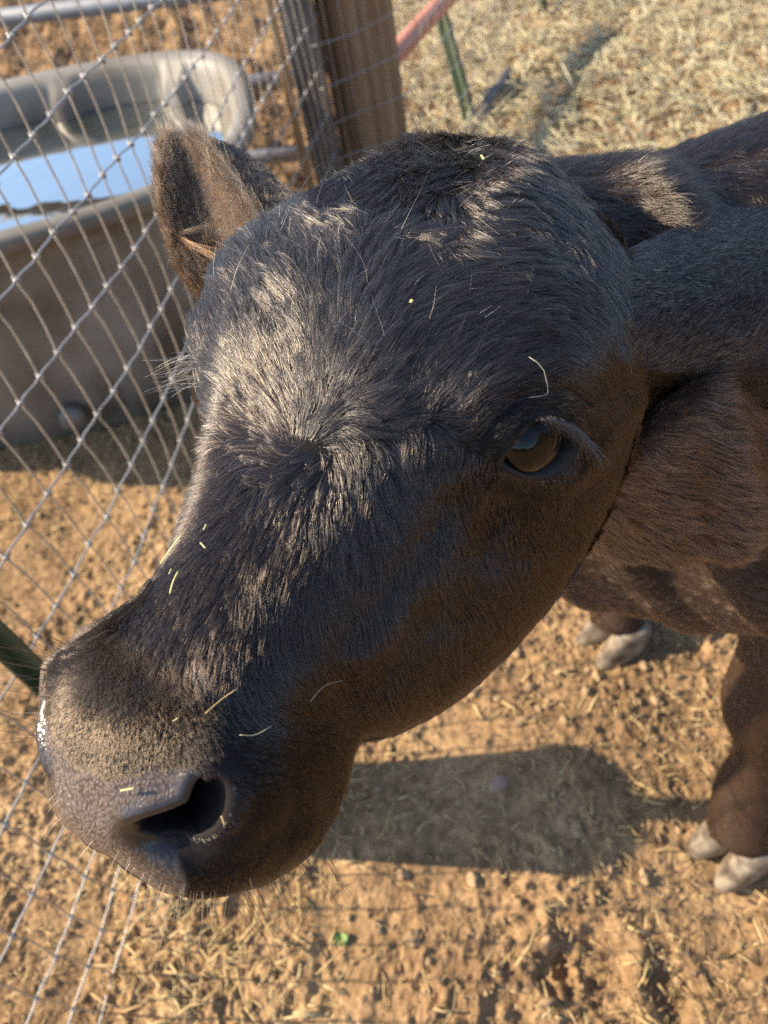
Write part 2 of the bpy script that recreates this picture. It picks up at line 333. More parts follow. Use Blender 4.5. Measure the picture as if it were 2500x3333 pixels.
def straws(name, K, region, mat, lab, seed, lmin=.012, lmax=.05, dens=None, wid=.0016, zlift=.004, tilt=.16):
    r = np.random.default_rng(seed)
    x = r.uniform(region[0], region[1], K); y = r.uniform(region[2], region[3], K)
    if dens is not None:
        keep = r.uniform(0, 1, K) < dens(x, y); x = x[keep]; y = y[keep]; K = len(x)
    L = r.uniform(lmin, lmax, K) * r.uniform(.4, 1, K); a = r.uniform(0, 2 * np.pi, K); t = r.normal(0, tilt, K)
    D = np.stack([np.cos(a) * np.cos(t), np.sin(a) * np.cos(t), np.sin(t)], -1)
    W = np.stack([-np.sin(a), np.cos(a), np.zeros(K)], -1) * (wid * r.uniform(.4, 1.3, K))[:, None]
    U = np.array([0, 0, 1.]) * (wid * .5)
    C = np.stack([x, y, gz(x, y) + zlift + np.abs(np.sin(t)) * L * .5 + r.uniform(0, .004, K)], -1)
    bend = np.stack([-np.sin(a), np.cos(a), np.zeros(K)], -1) * (r.normal(0, .07, K) * L)[:, None]
    rows = []
    for s_, bz in ((-.5, 0), (0, 1), (.5, 0)):
        c = C + D * (L * s_)[:, None] + bend * bz
        rows += [c + W, c + U, c - W, c - U]
    V = np.stack(rows, 1)      # K,12,3
    q = []
    for k in (0, 4):
        for i in range(4): q.append([k + i, k + (i + 1) % 4, k + 4 + (i + 1) % 4, k + 4 + i])
    q += [[0, 3, 2, 1], [8, 9, 10, 11]]
    Q = (np.array(q)[None] + np.arange(K)[:, None, None] * 12).reshape(-1, 4)
    o = link(name, mesh_np(name, V.reshape(-1, 3), Q), mat, smooth=False); tag(o, lab, 'straw', kind='stuff'); return o
nz2 = lambda x, y, f, s: sines(np.stack([x, y], -1), f, s, 2)
straws('chopped_straw', 21000, (-1.0, 1.2, -.02, 1.6), MAT['straw'], 'golden chopped straw strewn over brown dirt in the foreground', 21, .008, .034,
       lambda x, y: np.clip(.42 + .5 * nz2(x, y, 6, 31), .06, 1), wid=.0011)
MAT['mulch'] = noise_mat('brown_chaff', [(.2, (.12, .075, .04)), (.8, (.30, .19, .10))], 30, rough=.9, bump=0)
straws('brown_chaff', 15000, (-1.0, 1.2, -.02, 1.9), MAT['mulch'], 'brown broken chaff and stems trampled into the dirt', 28, .005, .022,
       lambda x, y: np.clip(.5 + .7 * nz2(x, y, 5, 33), .05, 1), wid=.0013, tilt=.35)
straws('trampled_stems', 9000, (-2.6, .35, 2.4, 5.5), MAT['mulch'], 'dark trampled stems on the lumpy dirt beyond the water trough', 29, .03, .10, wid=.004, zlift=.01, tilt=.4)
straws('loose_straw', 420, (-.9, 1.1, -.02, 1.2), MAT['straw'], 'larger single pale straw stalks lying here and there on the dirt', 27, .03, .075, wid=.0018)
straws('fence_straw', 1500, (-.62, -.1, .1, .75), MAT['straw'], 'longer straw gathered on the dirt at the foot of the wire fence', 22, .03, .08,
       lambda x, y: np.exp(-((x - (-.52 + .357 * (y - .45)) - .16) / .14) ** 2) * .9, wid=.0015)
straws('hay_bed', 34000, (.15, 4.2, 1.2, 5.2), MAT['hay'], 'thick bed of pale hay covering the ground behind the calf', 23, .04, .16,
       lambda x, y: sstep(-.25, .35, (x - .28) * .9 - (2.3 - y) * .1 + .25 * nz2(x, y, 3, 5)), wid=.0027, zlift=.014, tilt=.3)
straws('scattered_straw', 2600, (-1.3, .6, 1.2, 4.0), MAT['straw'], 'thin scatter of straw on the dirt around the water trough', 24, .015, .05, wid=.0014)

# ------------------------------------------------------------------ fence of knotted wire
FO = np.array([-.320, 1.013]); FD = np.array([.336, .942]); FD /= np.linalg.norm(FD)
FN = np.array([FD[1], -FD[0]])               # towards the camera side
ZR0 = 1.015                                  # height of row 0
def fpt(s, z, off=0.0): p = FO + FD * s + FN * off; return np.array([p[0], p[1], z])
def build_fence():
    root = empty('wire_fence', fpt(.6, 0)); tag(root, 'galvanised woven wire mesh fence between the calf and the water trough', 'fence')
    r = np.random.default_rng(5)
    U = .0508; Vv = .1016
    cols = range(-22, 29); rows = range(-1, 11)
    def zrow(s, k): return ZR0 - Vv * k + .006 * math.sin(s * 5 + k) + (.010 * math.sin(s * 3.1 + k * .9))
    knots = {}
    for c in cols:
        for k in rows:
            s = c * U
            knots[c, k] = fpt(s + r.normal(0, .0014) + .004 * math.sin(k * 1.7 + c * .2), zrow(s, k) + r.normal(0, .0012), .010 * math.sin(s * 4 + k * .5) + r.normal(0, .001))
    hw = MB(); vw = MB(); kn = MB()
    for k in rows:
        pts = []
        cl = list(cols)
        for a, b in zip(cl[:-1], cl[1:]):
            A, B = knots[a, k], knots[b, k]
            pts.append(A); pts.append(A * .75 + B * .25 + [0, 0, .0012]); pts.append(A * .25 + B * .75 + [0, 0, -.0012])
        pts.append(knots[cl[-1], k]); hw.tube(pts, .00150, 7)
    for c in cols:
        ph = r.uniform(0, 6)
        for k in list(rows)[:-1]:
            A, B = knots[c, k], knots[c, k + 1]; d = np.array([*(FD * 1), 0])
            bow = .0032 * (1 if (c % 2) else .6) + r.normal(0, .0008)
            P = [A + [0, 0, .003], A * .9 + B * .1, A * .7 + B * .3 + d * bow, A * .35 + B * .65 + d * bow * .8, A * .08 + B * .92, B - [0, 0, .003]]
            vw.tube(P, .00138, 6)
            kn.tube([A + np.r_[FN, 0] * .0026 + [0, 0, .0048], A + np.r_[FN, 0] * .0036 + [0, 0, .001], A + np.r_[FN, 0] * .0030 - [0, 0, .0045]], [.0016, .0022, .0016], 6)
            kn.tube([A - np.r_[FN, 0] * .0026 + [0, 0, .0042], A - np.r_[FN, 0] * .0030 - [0, 0, .0042]], .0016, 5)
            kn.tube([A - d * .0035, A, A + d * .0035], [.0024, .0030, .0024], 6)
    hw.build('line_wires', MAT['wire'], root); vw.build('stay_wires', MAT['wire2'], root); kn.build('wire_knots', MAT['wire'], root)
    # the mesh folds round the log post and runs on to the far corner
    root2 = empty('wire_fence', (.45, 2.4, 0)); tag(root2, 'slack wire mesh wrapped round the wooden log post and running on behind the calf', 'fence')
    path = [np.array(p) for p in ((.085, 2.13), (.15, 2.145), (.225, 2.16), (.29, 2.185), (.335, 2.24), (.42, 2.42), (.60, 2.66), (.78, 3.0), (.97, 3.35), (1.16, 3.72), (1.5, 4.3))]
    # resample by length
    seg = [0]
    for a, b in zip(path[:-1], path[1:]): seg.append(seg[-1] + np.linalg.norm(b - a))
    P = np.array(path); S = np.array(seg)
    def at(s): return np.array([np.interp(s, S, P[:, 0]), np.interp(s, S, P[:, 1])])
    h2 = MB(); v2 = MB(); ss = np.arange(0, S[-1], .0254)
    for k in range(-1, 11):
        h2.tube([[*at(s), ZR0 - .03 - Vv * k + .008 * math.sin(s * 13 + k)] for s in ss], .0015, 6)
    for i, s in enumerate(np.arange(.01, S[-1], .036)):
        q = at(s); jx = r.normal(0, .004, 6)
        v2.tube([[q[0] + jx[j], q[1] + jx[j] * .5, z] for j, z in enumerate(np.linspace(1.1, .0, 6))], .0010, 5)
    h2.build('line_wires', MAT['wire'], root2); v2.build('stay_wires', MAT['wire2'], root2)
build_fence()

def t_post(base, top, ang, label, height_studs=True, mat='green', wd=.019):
    root = empty('fence_post', base); tag(root, label, 'fence post')
    base = np.array(base, float); top = np.array(top, float); ax = top - base; L = np.linalg.norm(ax); ax /= L
    f = np.array([math.cos(ang), math.sin(ang), 0]); f -= ax * (f @ ax); f /= np.linalg.norm(f); g = np.cross(ax, f)
    mid = (base + top) / 2; m = MB()
    m.box(mid, [f, g, ax], [.0025, wd, L / 2]); m.box(mid + f * .0135, [f, g, ax], [.0112, .0022, L / 2 - .001])
    o = m.build('post_shaft', MAT[mat], root, smooth=False)
    bv = o.modifiers.new('b', 'BEVEL'); bv.width = .0012; bv.segments = 2
    for h in np.arange(.12, L - .03, .055):
        s = MB(); s.box(base + ax * h - f * .005, [f, g, ax], [.004, .006, .005]); s.build('stud', MAT[mat], root, smooth=False)
tpb = fpt(-.505, 0, .025)
t_post(tpb - [0, 0, .1], [tpb[0], tpb[1], 1.12], math.atan2(FN[1], FN[0]) + .25, 'green steel T-post standing at the wire fence behind the muzzle')
b2 = unp(1548, 440)
tb2 = udp(1400, -90, 2.72); t_post(b2 - [0, 0, .02], b2 + (tb2 - b2) * 1.35, -1.4, 'leaning green steel T-post standing in the hay behind the forehead', wd=.027)
b3 = unp(1768, 42); t_post(b3 - [0, 0, .05], b3 + [-.06, 0, .9], -1.4, 'distant thin dark fence post at the top edge of the hay')

def log_post():
    root = empty('log_post', (.205, 2.29, 0)); tag(root, 'thick round brown wooden log post where the wire fence turns', 'post')
    m = MB(); r = np.random.default_rng(2); zs = np.linspace(-.05, 1.6, 60); th = np.linspace(0, 2 * np.pi, 65)[:-1]
    V = []
    for z in zs:
        rad = .112 + .002 * np.sin(th * 3 + 1) + .0016 * np.sin(th * 7 + z * 2) + .0022 * np.sin(th * 23 + .4 * np.sin(z * 3)) + .0008 * r.normal(size=64)
        V.append(np.stack([.205 + rad * np.cos(th) + .01 * z * 0, 2.29 + rad * np.sin(th), np.full(64, z)], -1))
    V.append(np.repeat([[.205, 2.29, 1.6]], 64, 0)); m.add(np.concatenate(V), grid_quads(61, 64, True))
    m.build('log', MAT['log'], root)
log_post()
def grey_post():
    a = np.array([.065, 2.19, 0])
    root = empty('square_post', a); tag(root, 'weathered grey square timber post left of the round log post', 'post')
    m = MB(); m.box(a + [0, 0, .8], np.eye(3), [.042, .042, .85]); o = m.build('timber', MAT['graywood'], root, smooth=False)
    o.modifiers.new('b', 'BEVEL').width = .004
    a2 = np.array([.002, 2.19, 0]); r2 = empty('thin_board', a2); tag(r2, 'narrow sunlit yellow board standing against the grey square post', 'board')
    m = MB(); m.box(a2 + [0, 0, .9], np.eye(3), [.012, .035, .72]); o = m.build('board_face', MAT['yellowwood'], r2, smooth=False); o.modifiers.new('b', 'BEVEL').width = .002
grey_post()
def panel():
    root = empty('pipe_panel', (.05, 2.36, 0)); tag(root, 'grey steel pipe corral panel running behind the water trough', 'corral panel')
    d = np.array([.95, -.30, 0]); d /= np.linalg.norm(d); P0 = np.array([.045, 2.36, 0])
    for z in (.205, .42, .655, .92):
        m = MB(); m.tube([P0 + d * t + [0, 0, z] for t in np.linspace(-2.6, 0, 12)], .0225, 16); m.build('rail', MAT['pipe'], root)
    m = MB(); m.tube([P0 - d * 2.6 + [0, 0, z] for z in (0, .4, .9)], .0225, 14); m.build('upright', MAT['pipe'], root)
panel()
def red_pipe():
    A = udp(1262, 205, 2.35); B = udp(1430, 20, 2.6)
    d = (B - A); root = empty('red_pipe', A); tag(root, 'faded red metal pipe rail slanting up beyond the log post', 'pipe')
    m = MB(); m.tube([A - d * .5, A, B, B + d * 1.2], .031, 16); m.build('pipe_tube', MAT['redpipe'], root)
    C = unp(1545, 440); D = unp(1655, 265) + [0, 0, .03]; e = D - C
    r2 = empty('ground_pipe', C); tag(r2, 'grey pipe lying on the hay from the foot of the leaning T-post', 'pipe')
    m = MB(); m.tube([C - e * .1 + [0, 0, .02], C + e * .5 + [0, 0, .03], D + [0, 0, .0]], .022, 14); m.build('pipe_tube', MAT['graywood'], r2)
red_pipe()
def brown_post():
    a = unp(-20, 330, .3); a = np.array([-1.16, 2.95, 0])
    root = empty('brown_post', a); tag(root, 'reddish brown timber post at the top left corner behind the trough', 'post')
    m = MB(); m.box(a + [0, 0, .35], np.eye(3), [.09, .05, .35]); o = m.build('timber', MAT['brown'], root, smooth=False); o.modifiers.new('b', 'BEVEL').width = .006
brown_post()

# ------------------------------------------------------------------ water trough
def trough():
    root = empty('water_trough', (-.75, 1.88, 0)); tag(root, 'large grey oval plastic stock tank full of water behind the wire fence', 'water trough')
    cx, cy = -.83, 1.885
    def outline(hl, hw, n=160, wob=0, ribs=0.0):
        out = []
        for i in range(n):
            a = 2 * np.pi * i / n; c, s = np.cos(a), np.sin(a); e = .62
            x = hl * np.sign(c) * abs(c) ** e; y = hw * np.sign(s) * abs(s) ** e
            out.append((x, y))
        return np.array(out)
    nn = 360
    def ring(hl, hw, z, ribd=0.0):
        o = outline(hl, hw, nn); tg = np.roll(o, -2, 0) - np.roll(o, 2, 0); nrm = np.stack([tg[:, 1], -tg[:, 0]], -1); nrm /= np.linalg.norm(nrm, axis=1)[:, None]
        # vertical ribs every .30 m along the perimeter
        seg = np.r_[0, np.cumsum(np.linalg.norm(np.diff(o, axis=0), axis=1))]
        ph = (seg % .31) / .31; rb = sstep(.0, .06, ph) * (1 - sstep(.22, .28, ph))
        o = o - nrm * (rb * ribd)[:, None]
        return np.c_[cx + o[:, 0], cy + o[:, 1], np.full(nn, z)]
    HL, HW = .72, .40
    prof_out = [(-.085, 0.0, 0), (-.075, .01, 0), (-.06, .10, .012), (-.04, .3, .018), (-.024, .50, .018), (-.018, .545, .004), (0, .552, 0), (.018, .556, 0), (.028, .566, 0), (.028, .588, 0), (.020, .598, 0), (0, .600, 0), (-.012, .594, 0)]
    prof_in = [(-.022, .585, 0.0), (-.026, .56, .012), (-.03, .53, .034), (-.045, .30, .034), (-.07, .06, .01), (-.09, .045, 0)]
    V = [ring(HL + a, HW + a, z, rb) for a, z, rb in prof_out + prof_in]
    V.append(np.repeat([[cx, cy, .045]], nn, 0)); V.insert(0, np.repeat([[cx, cy, 0.0]], nn, 0))
    m = MB(); m.add(np.concatenate(V), grid_quads(len(V), nn, True)); o = m.build('tank', MAT['tank'], root)
    w = ring(HL - .038, HW - .038, .50, .030); W = MB(); W.add(np.r_[w, np.repeat([[cx, cy, .50]], nn, 0)], grid_quads(2, nn, True)); W.build('water', MAT['water'], root)
    for p in (.20,):
        m = MB(); c = np.array([-.70, cy - HW + .052, .09]); m.tube([c, c - [0, .03, 0]], [.035, .03], 16); m.build('drain_plug', MAT['tank'], root)
trough()

# ------------------------------------------------------------------ the calf
HS = 1.2
def rodr(w):
    w = np.asarray(w, float); t = np.linalg.norm(w); k = w / t
    K = np.array([[0, -k[2], k[1]], [k[2], 0, -k[0]], [-k[1], k[0], 0]])
    return np.eye(3) + np.sin(t) * K + (1 - np.cos(t)) * K @ K
HR = rodr([2.523872263622475, 0.5307076308032085, -0.4602417145073936])
HT = np.array([-0.01760983677493426, -0.08416142688610784, 0.3320406937373321])
# head frame: x = the calf's left, y = towards the poll, z = up out of the forehead
def h2c(p): return HS * (np.asarray(p) @ HR.T + HT)
def c2w(c): return np.asarray(c) @ M.T + CAM
def spl(x, xs, ys):
    xs = np.asarray(xs, float); ys = np.asarray(ys, float); d = np.gradient(ys, xs)
    i = np.clip(np.searchsorted(xs, x) - 1, 0, len(xs) - 2); h = xs[i + 1] - xs[i]; t = np.clip((x - xs[i]) / h, 0, 1)
    return (ys[i] * (2 * t**3 - 3 * t**2 + 1) + ys[i + 1] * (-2 * t**3 + 3 * t**2) + h * d[i] * (t**3 - 2 * t**2 + t) + h * d[i + 1] * (t**3 - t**2))
def in_poly(P, poly):
    poly = np.asarray(poly, float); x, y = P[:, 0], P[:, 1]; c = np.zeros(len(P), bool)
    for (x1, y1), (x2, y2) in zip(poly, np.roll(poly, -1, 0)):
        if y1 == y2: continue
        m = ((y1 > y) != (y2 > y)) & (x < (x2 - x1) * (y - y1) / (y2 - y1) + x1); c ^= m
    return c
def dist_line(P, poly, closed=False):
    poly = np.asarray(poly, float); nx = np.roll(poly, -1, 0) if closed else poly[1:]; a = poly if closed else poly[:-1]
    best = np.full(len(P), 1e9)
    for p, q in zip(a, nx):
        d = q - p; t = np.clip(((P - p) @ d) / (d @ d + 1e-9), 0, 1); best = np.minimum(best, np.hypot(*(P - p - t[:, None] * d).T))
    return best
def sdist(P, poly):          # negative inside
    d = dist_line(P, poly, True); return np.where(in_poly(P, poly), -d, d)

HEAD_ST = [  # y, half width, top, bottom, height of widest, top exponent, bottom exponent
    (-.205, .048, -.026, -.128, -.074, 2.3, 2.2), (-.18, .054, -.014, -.138, -.076, 2.3, 2.2), (-.15, .054, -.010, -.140, -.074, 2.3, 2.1),
    (-.12, .052, -.006, -.138, -.068, 2.4, 2.0), (-.09, .056, -.001, -.145, -.062, 2.8, 2.0), (-.055, .070, .004, -.160, -.056, 3.3, 2.0),
    (-.02, .088, .010, -.172, -.050, 3.5, 2.1), (.015, .093, .016, -.170, -.046, 3.4, 2.1), (.05, .090, .022, -.155, -.044, 3.1, 2.0),
    (.085, .080, .024, -.130, -.044, 2.7, 2.0), (.11, .070, .018, -.112, -.045, 2.1, 2.0)]
OUTLINE = [(690, 880), (676, 960), (655, 1040), (648, 1130), (655, 1250), (664, 1380), (662, 1480), (648, 1560), (620, 1660), (580, 1760), (530, 1850),
    (450, 1955), (380, 2040), (300, 2092), (230, 2122), (182, 2175), (160, 2260), (140, 2320), (122, 2380), (118, 2450), (128, 2530), (150, 2600),
    (200, 2680), (280, 2745), (360, 2790), (430, 2845), (500, 2890), (560, 2915), (640, 2930), (740, 2922), (850, 2888), (950, 2838), (1040, 2770),
    (1095, 2700), (1120, 2630), (1145, 2560), (1165, 2490), (1200, 2446), (1300, 2398), (1400, 2335), (1520, 2248), (1620, 2158), (1720, 2060),
    (1800, 1975), (1880, 1860), (1960, 1730), (2030, 1580), (2075, 1420), (2105, 1250), (2115, 1080), (2090, 930), (2040, 810), (1960, 700), (1880, 620),
    (1800, 545), (1720, 485), (1640, 458), (1560, 450), (1440, 437), (1370, 447), (1300, 472), (1200, 520), (1100, 572), (1000, 620), (920, 670), (840, 730), (750, 800)]

def build_head():
    nv = 640; st = np.array(HEAD_ST); yc0, yc1 = -.180, .105
    ys = []; sz = []
    p = 2.7
    for f in np.linspace(np.pi / 2, 0, 110)[:-1]: ys.append(yc0 - .038 * math.sin(f) ** (2 / p)); sz.append(max(math.cos(f), 0) ** (2 / p))
    for y in np.linspace(yc0, yc1, 400): ys.append(y); sz.append(1)
    for f in np.linspace(0, np.pi / 2, 60)[1:]: ys.append(yc1 + .045 * math.sin(f)); sz.append(max(math.cos(f), 0))
    ys = np.array(ys); sz = np.array(sz); nu = len(ys); yy = np.clip(ys, st[0, 0], st[-1, 0])
    hw, zt, zb, zw, et, eb = [spl(yy, st[:, 0], st[:, k]) for k in range(1, 7)]
    th = np.arange(nv) * 2 * np.pi / nv      # 0 = top, goes to +x
    s, c = np.sin(th), np.cos(th)
    V = np.zeros((nu, nv, 3))
    for i in range(nu):
        e = np.where(c > 0, et[i], eb[i])
        x = hw[i] * np.sign(s) * np.abs(s) ** (2 / e)
        z = np.where(c > 0, (zt[i] - zw[i]) * np.abs(c) ** (2 / e), -(zw[i] - zb[i]) * np.abs(c) ** (2 / e))
        z0 = zw[i]
        V[i, :, 0] = x * sz[i]; V[i, :, 2] = z0 + z * sz[i]; V[i, :, 1] = ys[i]
    # lean of the nose plate: the lower lip lies a little behind the nose
    V[..., 1] += .10 * np.clip(-.03 - V[..., 2], 0, 1) * sstep(-.10, -.2, V[..., 1]) * 0.8
    # narrower jaw in front of the cheeks, poll crest
    loc = V.reshape(-1, 3).copy()
    C = h2c(loc); px = np.stack([1250 + F * C[:, 0] / C[:, 2], 1666.5 + F * C[:, 1] / C[:, 2]], -1)
    # fit the outline: radial stretch about the middle of the head
    cen = np.array([1010., 1660.]); d = px - cen; r = np.hypot(*d.T); ph = np.arctan2(d[:, 1], d[:, 0])
    nb = 180; bi = ((ph + np.pi) / (2 * np.pi) * nb).astype(int) % nb; rm = np.zeros(nb); np.maximum.at(rm, bi, r)
    ker = np.array([1, 2, 3, 2, 1.]); ker /= ker.sum(); rm = np.convolve(np.r_[rm[-2:], rm, rm[:2]], ker, 'valid')
    ol = np.array(OUTLINE, float) - cen; oa = np.arctan2(ol[:, 1], ol[:, 0]); orr = np.hypot(*ol.T); o = np.argsort(oa); oa, orr = oa[o], orr[o]
    oa = np.r_[oa - 2 * np.pi, oa, oa + 2 * np.pi]; orr = np.r_[orr, orr, orr]
    bc = (np.arange(nb) + .5) / nb * 2 * np.pi - np.pi; bc3 = np.r_[bc - 2 * np.pi, bc, bc + 2 * np.pi]
    rmesh = np.interp(ph, bc3, np.r_[rm, rm, rm]); rt = np.interp(ph, oa, orr)
    w = np.clip(r / rmesh, 0, 1.02) ** 2.2; k = 1 + (rt / rmesh - 1) * w
    print('HEAD warp ratio', np.round((np.interp(bc, oa, orr) / rm)[::10], 2))
    px2 = cen + d * k[:, None]
    C[:, 0] = (px2[:, 0] - 1250) / F * C[:, 2]; C[:, 1] = (px2[:, 1] - 1666.5) / F * C[:, 2]
    W = c2w(C)
    return nu, nv, loc, W, px2
def grid_normals(W, nu, nv):
    G = W.reshape(nu, nv, 3); du = np.gradient(G, axis=0); dv = (np.roll(G, -1, 1) - np.roll(G, 1, 1)) / 2
    n = np.cross(dv, du); l = np.linalg.norm(n, axis=-1, keepdims=True); n = n / np.maximum(l, 1e-12); return n.reshape(-1, 3)
nu, nv, HL_, HW_, HP_ = build_head()
mir = (np.arange(nu)[:, None] * nv + (nv - np.arange(nv)[None]) % nv).ravel()   # mirror vertex
HN_ = grid_normals(HW_, nu, nv)
if (HN_ * (HW_ - HW_.mean(0))).sum() < 0: HN_ = -HN_
left = HL_[:, 0] >= 0
def sym(f): f = f.copy(); f[~left] = f[mir][~left]; return f
EYE = [(1622, 1492), (1648, 1444), (1684, 1396), (1728, 1370), (1782, 1366), (1828, 1386), (1848, 1420), (1838, 1464), (1806, 1504), (1762, 1528), (1708, 1530), (1658, 1512)]
NOSTRIL = [(436, 2685), (484, 2662), (556, 2638), (615, 2608), (628, 2570), (641, 2537), (672, 2518), (705, 2532), (724, 2581), (718, 2635), (698, 2690), (655, 2738), (580, 2768), (500, 2754), (448, 2722)]
NOSE = [(60, 2250), (168, 2240), (161, 2320), (193, 2407), (243, 2470), (300, 2508), (358, 2527), (435, 2522), (483, 2508), (604, 2492), (650, 2486), (668, 2512), (640, 2545), (628, 2600), (560, 2655), (450, 2690),
        (440, 2720), (500, 2765), (560, 2800), (600, 2850), (615, 2950), (400, 3100), (-300, 2900), (-200, 2300)]
PX = HP_; disp = np.zeros(len(PX))
de = sdist(PX, EYE); dn = sdist(PX, NOSTRIL); dno = sdist(PX, NOSE) + 13 * sines(HL_, 420, 77, 2)
facing = np.einsum('ij,ij->i', HN_, CAM - HW_) > 0
side = left & facing
big = np.where(side, 0, 1e6)
g2 = lambda cx, cy, sx, sy, a=0: np.exp(-((((PX[:, 0] - cx) * math.cos(a) + (PX[:, 1] - cy) * math.sin(a)) / sx) ** 2 + ((-(PX[:, 0] - cx) * math.sin(a) + (PX[:, 1] - cy) * math.cos(a)) / sy) ** 2)) * side
f = .006 * g2(1735, 1440, 190, 150)                                  # orbit
f += .005 * g2(1700, 1230, 230, 70, -.25)                            # brow
f += .0045 * g2(1150, 1180, 200, 330, .35)
f += -.0022 * g2(1400, 1640, 200, 120, .3) + .0025 * g2(1500, 1840, 220, 130, .5)
f += -.0013 * g2(560, 2215, 240, 45, .32) + .003 * g2(380, 2330, 150, 120)
f += .007 * g2(860, 2560, 170, 220) - .004 * g2(1060, 2330, 150, 120)
f += -.010 * g2(560, 2770, 120, 55, .2)
f += .0019 * np.exp(-(dist_line(PX, [(1560, 1600), (1400, 1830), (1180, 2120)]) / 48) ** 2) * side - .0012 * np.exp(-(dist_line(PX, [(1480, 1620), (1280, 1860), (1080, 2080)]) / 50) ** 2) * side
f += .0035 * g2(1720, 1830, 120, 170, .5) - .0014 * np.exp(-(dist_line(PX, [(1600, 1640), (1560, 1800), (1480, 2000)]) / 30) ** 2) * side + .0022 * np.exp(-(dist_line(PX, [(1840, 1560), (1960, 1440), (2050, 1320)]) / 40) ** 2) * side
up_lid = dist_line(PX, [(1545, 1440), (1600, 1360), (1670, 1300), (1750, 1268), (1830, 1266), (1900, 1300)])
f += -.0022 * np.exp(-(up_lid / 14) ** 2) * side
lo_lid = dist_line(PX, [(1640, 1560), (1700, 1590), (1770, 1585), (1830, 1545), (1880, 1480)])
f += -.0006 * np.exp(-(lo_lid / 16) ** 2) * side
f += (.0016 * np.exp(-((de - 12) / 12) ** 2)) * (de > -5) * side
f += -.016 * sstep(2, -14, de) * side
f += (.0026 * np.exp(-((dn - 30) / 30) ** 2)) * side * sstep(2720, 2640, PX[:, 1])
f += -.010 * sstep(3, -12, dn) * side - .026 * sstep(-2, -40, dn) * side
f += -.0007 * np.exp(-(dist_line(PX, [(1610, 1500), (1580, 1560), (1560, 1610)]) / 9) ** 2) * side
disp = sym(f)
disp += .0007 * sines(HW_, 60, 41, 2) + .0004 * sines(HW_, 180, 42, 2)
G = disp.reshape(nu, nv)
for _ in range(2): G = (G * 2 + np.roll(G, 1, 1) + np.roll(G, -1, 1) + np.r_[G[:1], G[:-1]] + np.r_[G[1:], G[-1:]]) / 6
disp = G.ravel()
NOSEM = sstep(10, -12, dno) * (dn > -12) * facing; NOSEM = np.where(facing, NOSEM, NOSEM[mir]); LIDM = sym(sstep(20, 8, de) * (de > -3) * side * (.25 + .75 * sstep(1430, 1500, PX[:, 1])))
NOSTM = sym(np.where(side, sstep(6, -10, dn), 0)); EYEDIST = sym(np.where(side, de, 1e4)); NOSTDIST = sym(np.where(side, dn, 1e4)); NOSEDIST = sym(np.where(left & (facing | (HL_[:, 1] < -.19)), dno, 1e4))
SMOOTH_W = HW_.copy(); SMOOTH_N = HN_.copy()
HW_ = HW_ + HN_ * disp[:, None]
HN2 = grid_normals(HW_, nu, nv)
if (HN2 * HN_).sum() < 0: HN2 = -HN2
HNH = HN2.reshape(nu, nv, 3)
for _ in range(14): HNH = (HNH * 2 + np.roll(HNH, 2, 1) + np.roll(HNH, -2, 1) + np.concatenate([HNH[:2], HNH[:-2]]) + np.concatenate([HNH[2:], HNH[-2:]])) / 6
HNH = HNH.reshape(-1, 3); HNH /= np.linalg.norm(HNH, axis=1)[:, None] + 1e-9

# ears: shells from a net of control points given as (pixel, distance)
def ear_shell(net, thick=.005, n=70):
    A = np.array([[udp(*q) for q in row] for row in net]); nr, nc = A.shape[:2]
    t = np.linspace(0, 1, n)
    B = np.stack([np.stack([spl(t * (nc - 1), np.arange(nc), A[i, :, k]) for k in range(3)], -1) for i in range(nr)])
    Cc = np.stack([np.stack([spl(t * (nr - 1), np.arange(nr), B[:, j, k]) for k in range(3)], -1) for j in range(n)], 1)   # v,u
    du = np.gradient(Cc, axis=1); dv = np.gradient(Cc, axis=0); N_ = np.cross(du, dv); N_ /= np.linalg.norm(N_, axis=-1, keepdims=True) + 1e-12
    ed = np.sqrt(np.clip(1 - np.abs(np.linspace(-1, 1, n)) ** 4, 0, 1))[:, None, None] * np.sqrt(np.clip(1 - np.clip(t * 1.04, 0, 1) ** 6, 0, 1))[None, :, None]
    a = Cc + N_ * thick / 2 * ed; b = Cc - N_ * thick / 2 * ed
    V = np.concatenate([a.reshape(-1, 3), b.reshape(-1, 3)]); q = grid_quads(n, n); Q = np.concatenate([q, q[:, ::-1] + n * n])
    # stitch the rim
    idx = np.arange(n * n).reshape(n, n); loop = np.r_[idx[0, :], idx[1:, -1], idx[-1, -2::-1], idx[-2:0:-1, 0]]; l2 = np.roll(loop, -1)
    Q = np.concatenate([Q, np.stack([loop, loop + n * n, l2 + n * n, l2], -1)])
    return V, Q, Cc, N_
EAR_A = [[(1010, 690, .545), (905, 590, .575), (795, 500, .60), (672, 452, .615)],
         [(930, 860, .52), (852, 720, .54), (772, 600, .565), (655, 462, .60)],
         [(800, 940, .54), (720, 740, .568), (655, 610, .588), (588, 462, .605)],
         [(690, 1010, .53), (585, 880, .545), (518, 660, .565), (528, 492, .595)]]
EAR_B = [[(1985, 850, .432), (2200, 748, .465), (2500, 578, .52), (2900, 430, .53)],
         [(1970, 960, .402), (2210, 900, .432), (2560, 790, .46), (2950, 620, .475)],
         [(1965, 1110, .398), (2210, 1090, .425), (2540, 1050, .445), (2950, 850, .46)],
         [(2000, 1250, .425), (2200, 1290, .47), (2500, 1270, .49), (2900, 1000, .48)]]
earA = ear_shell(EAR_A); earB = ear_shell(EAR_B, .007)

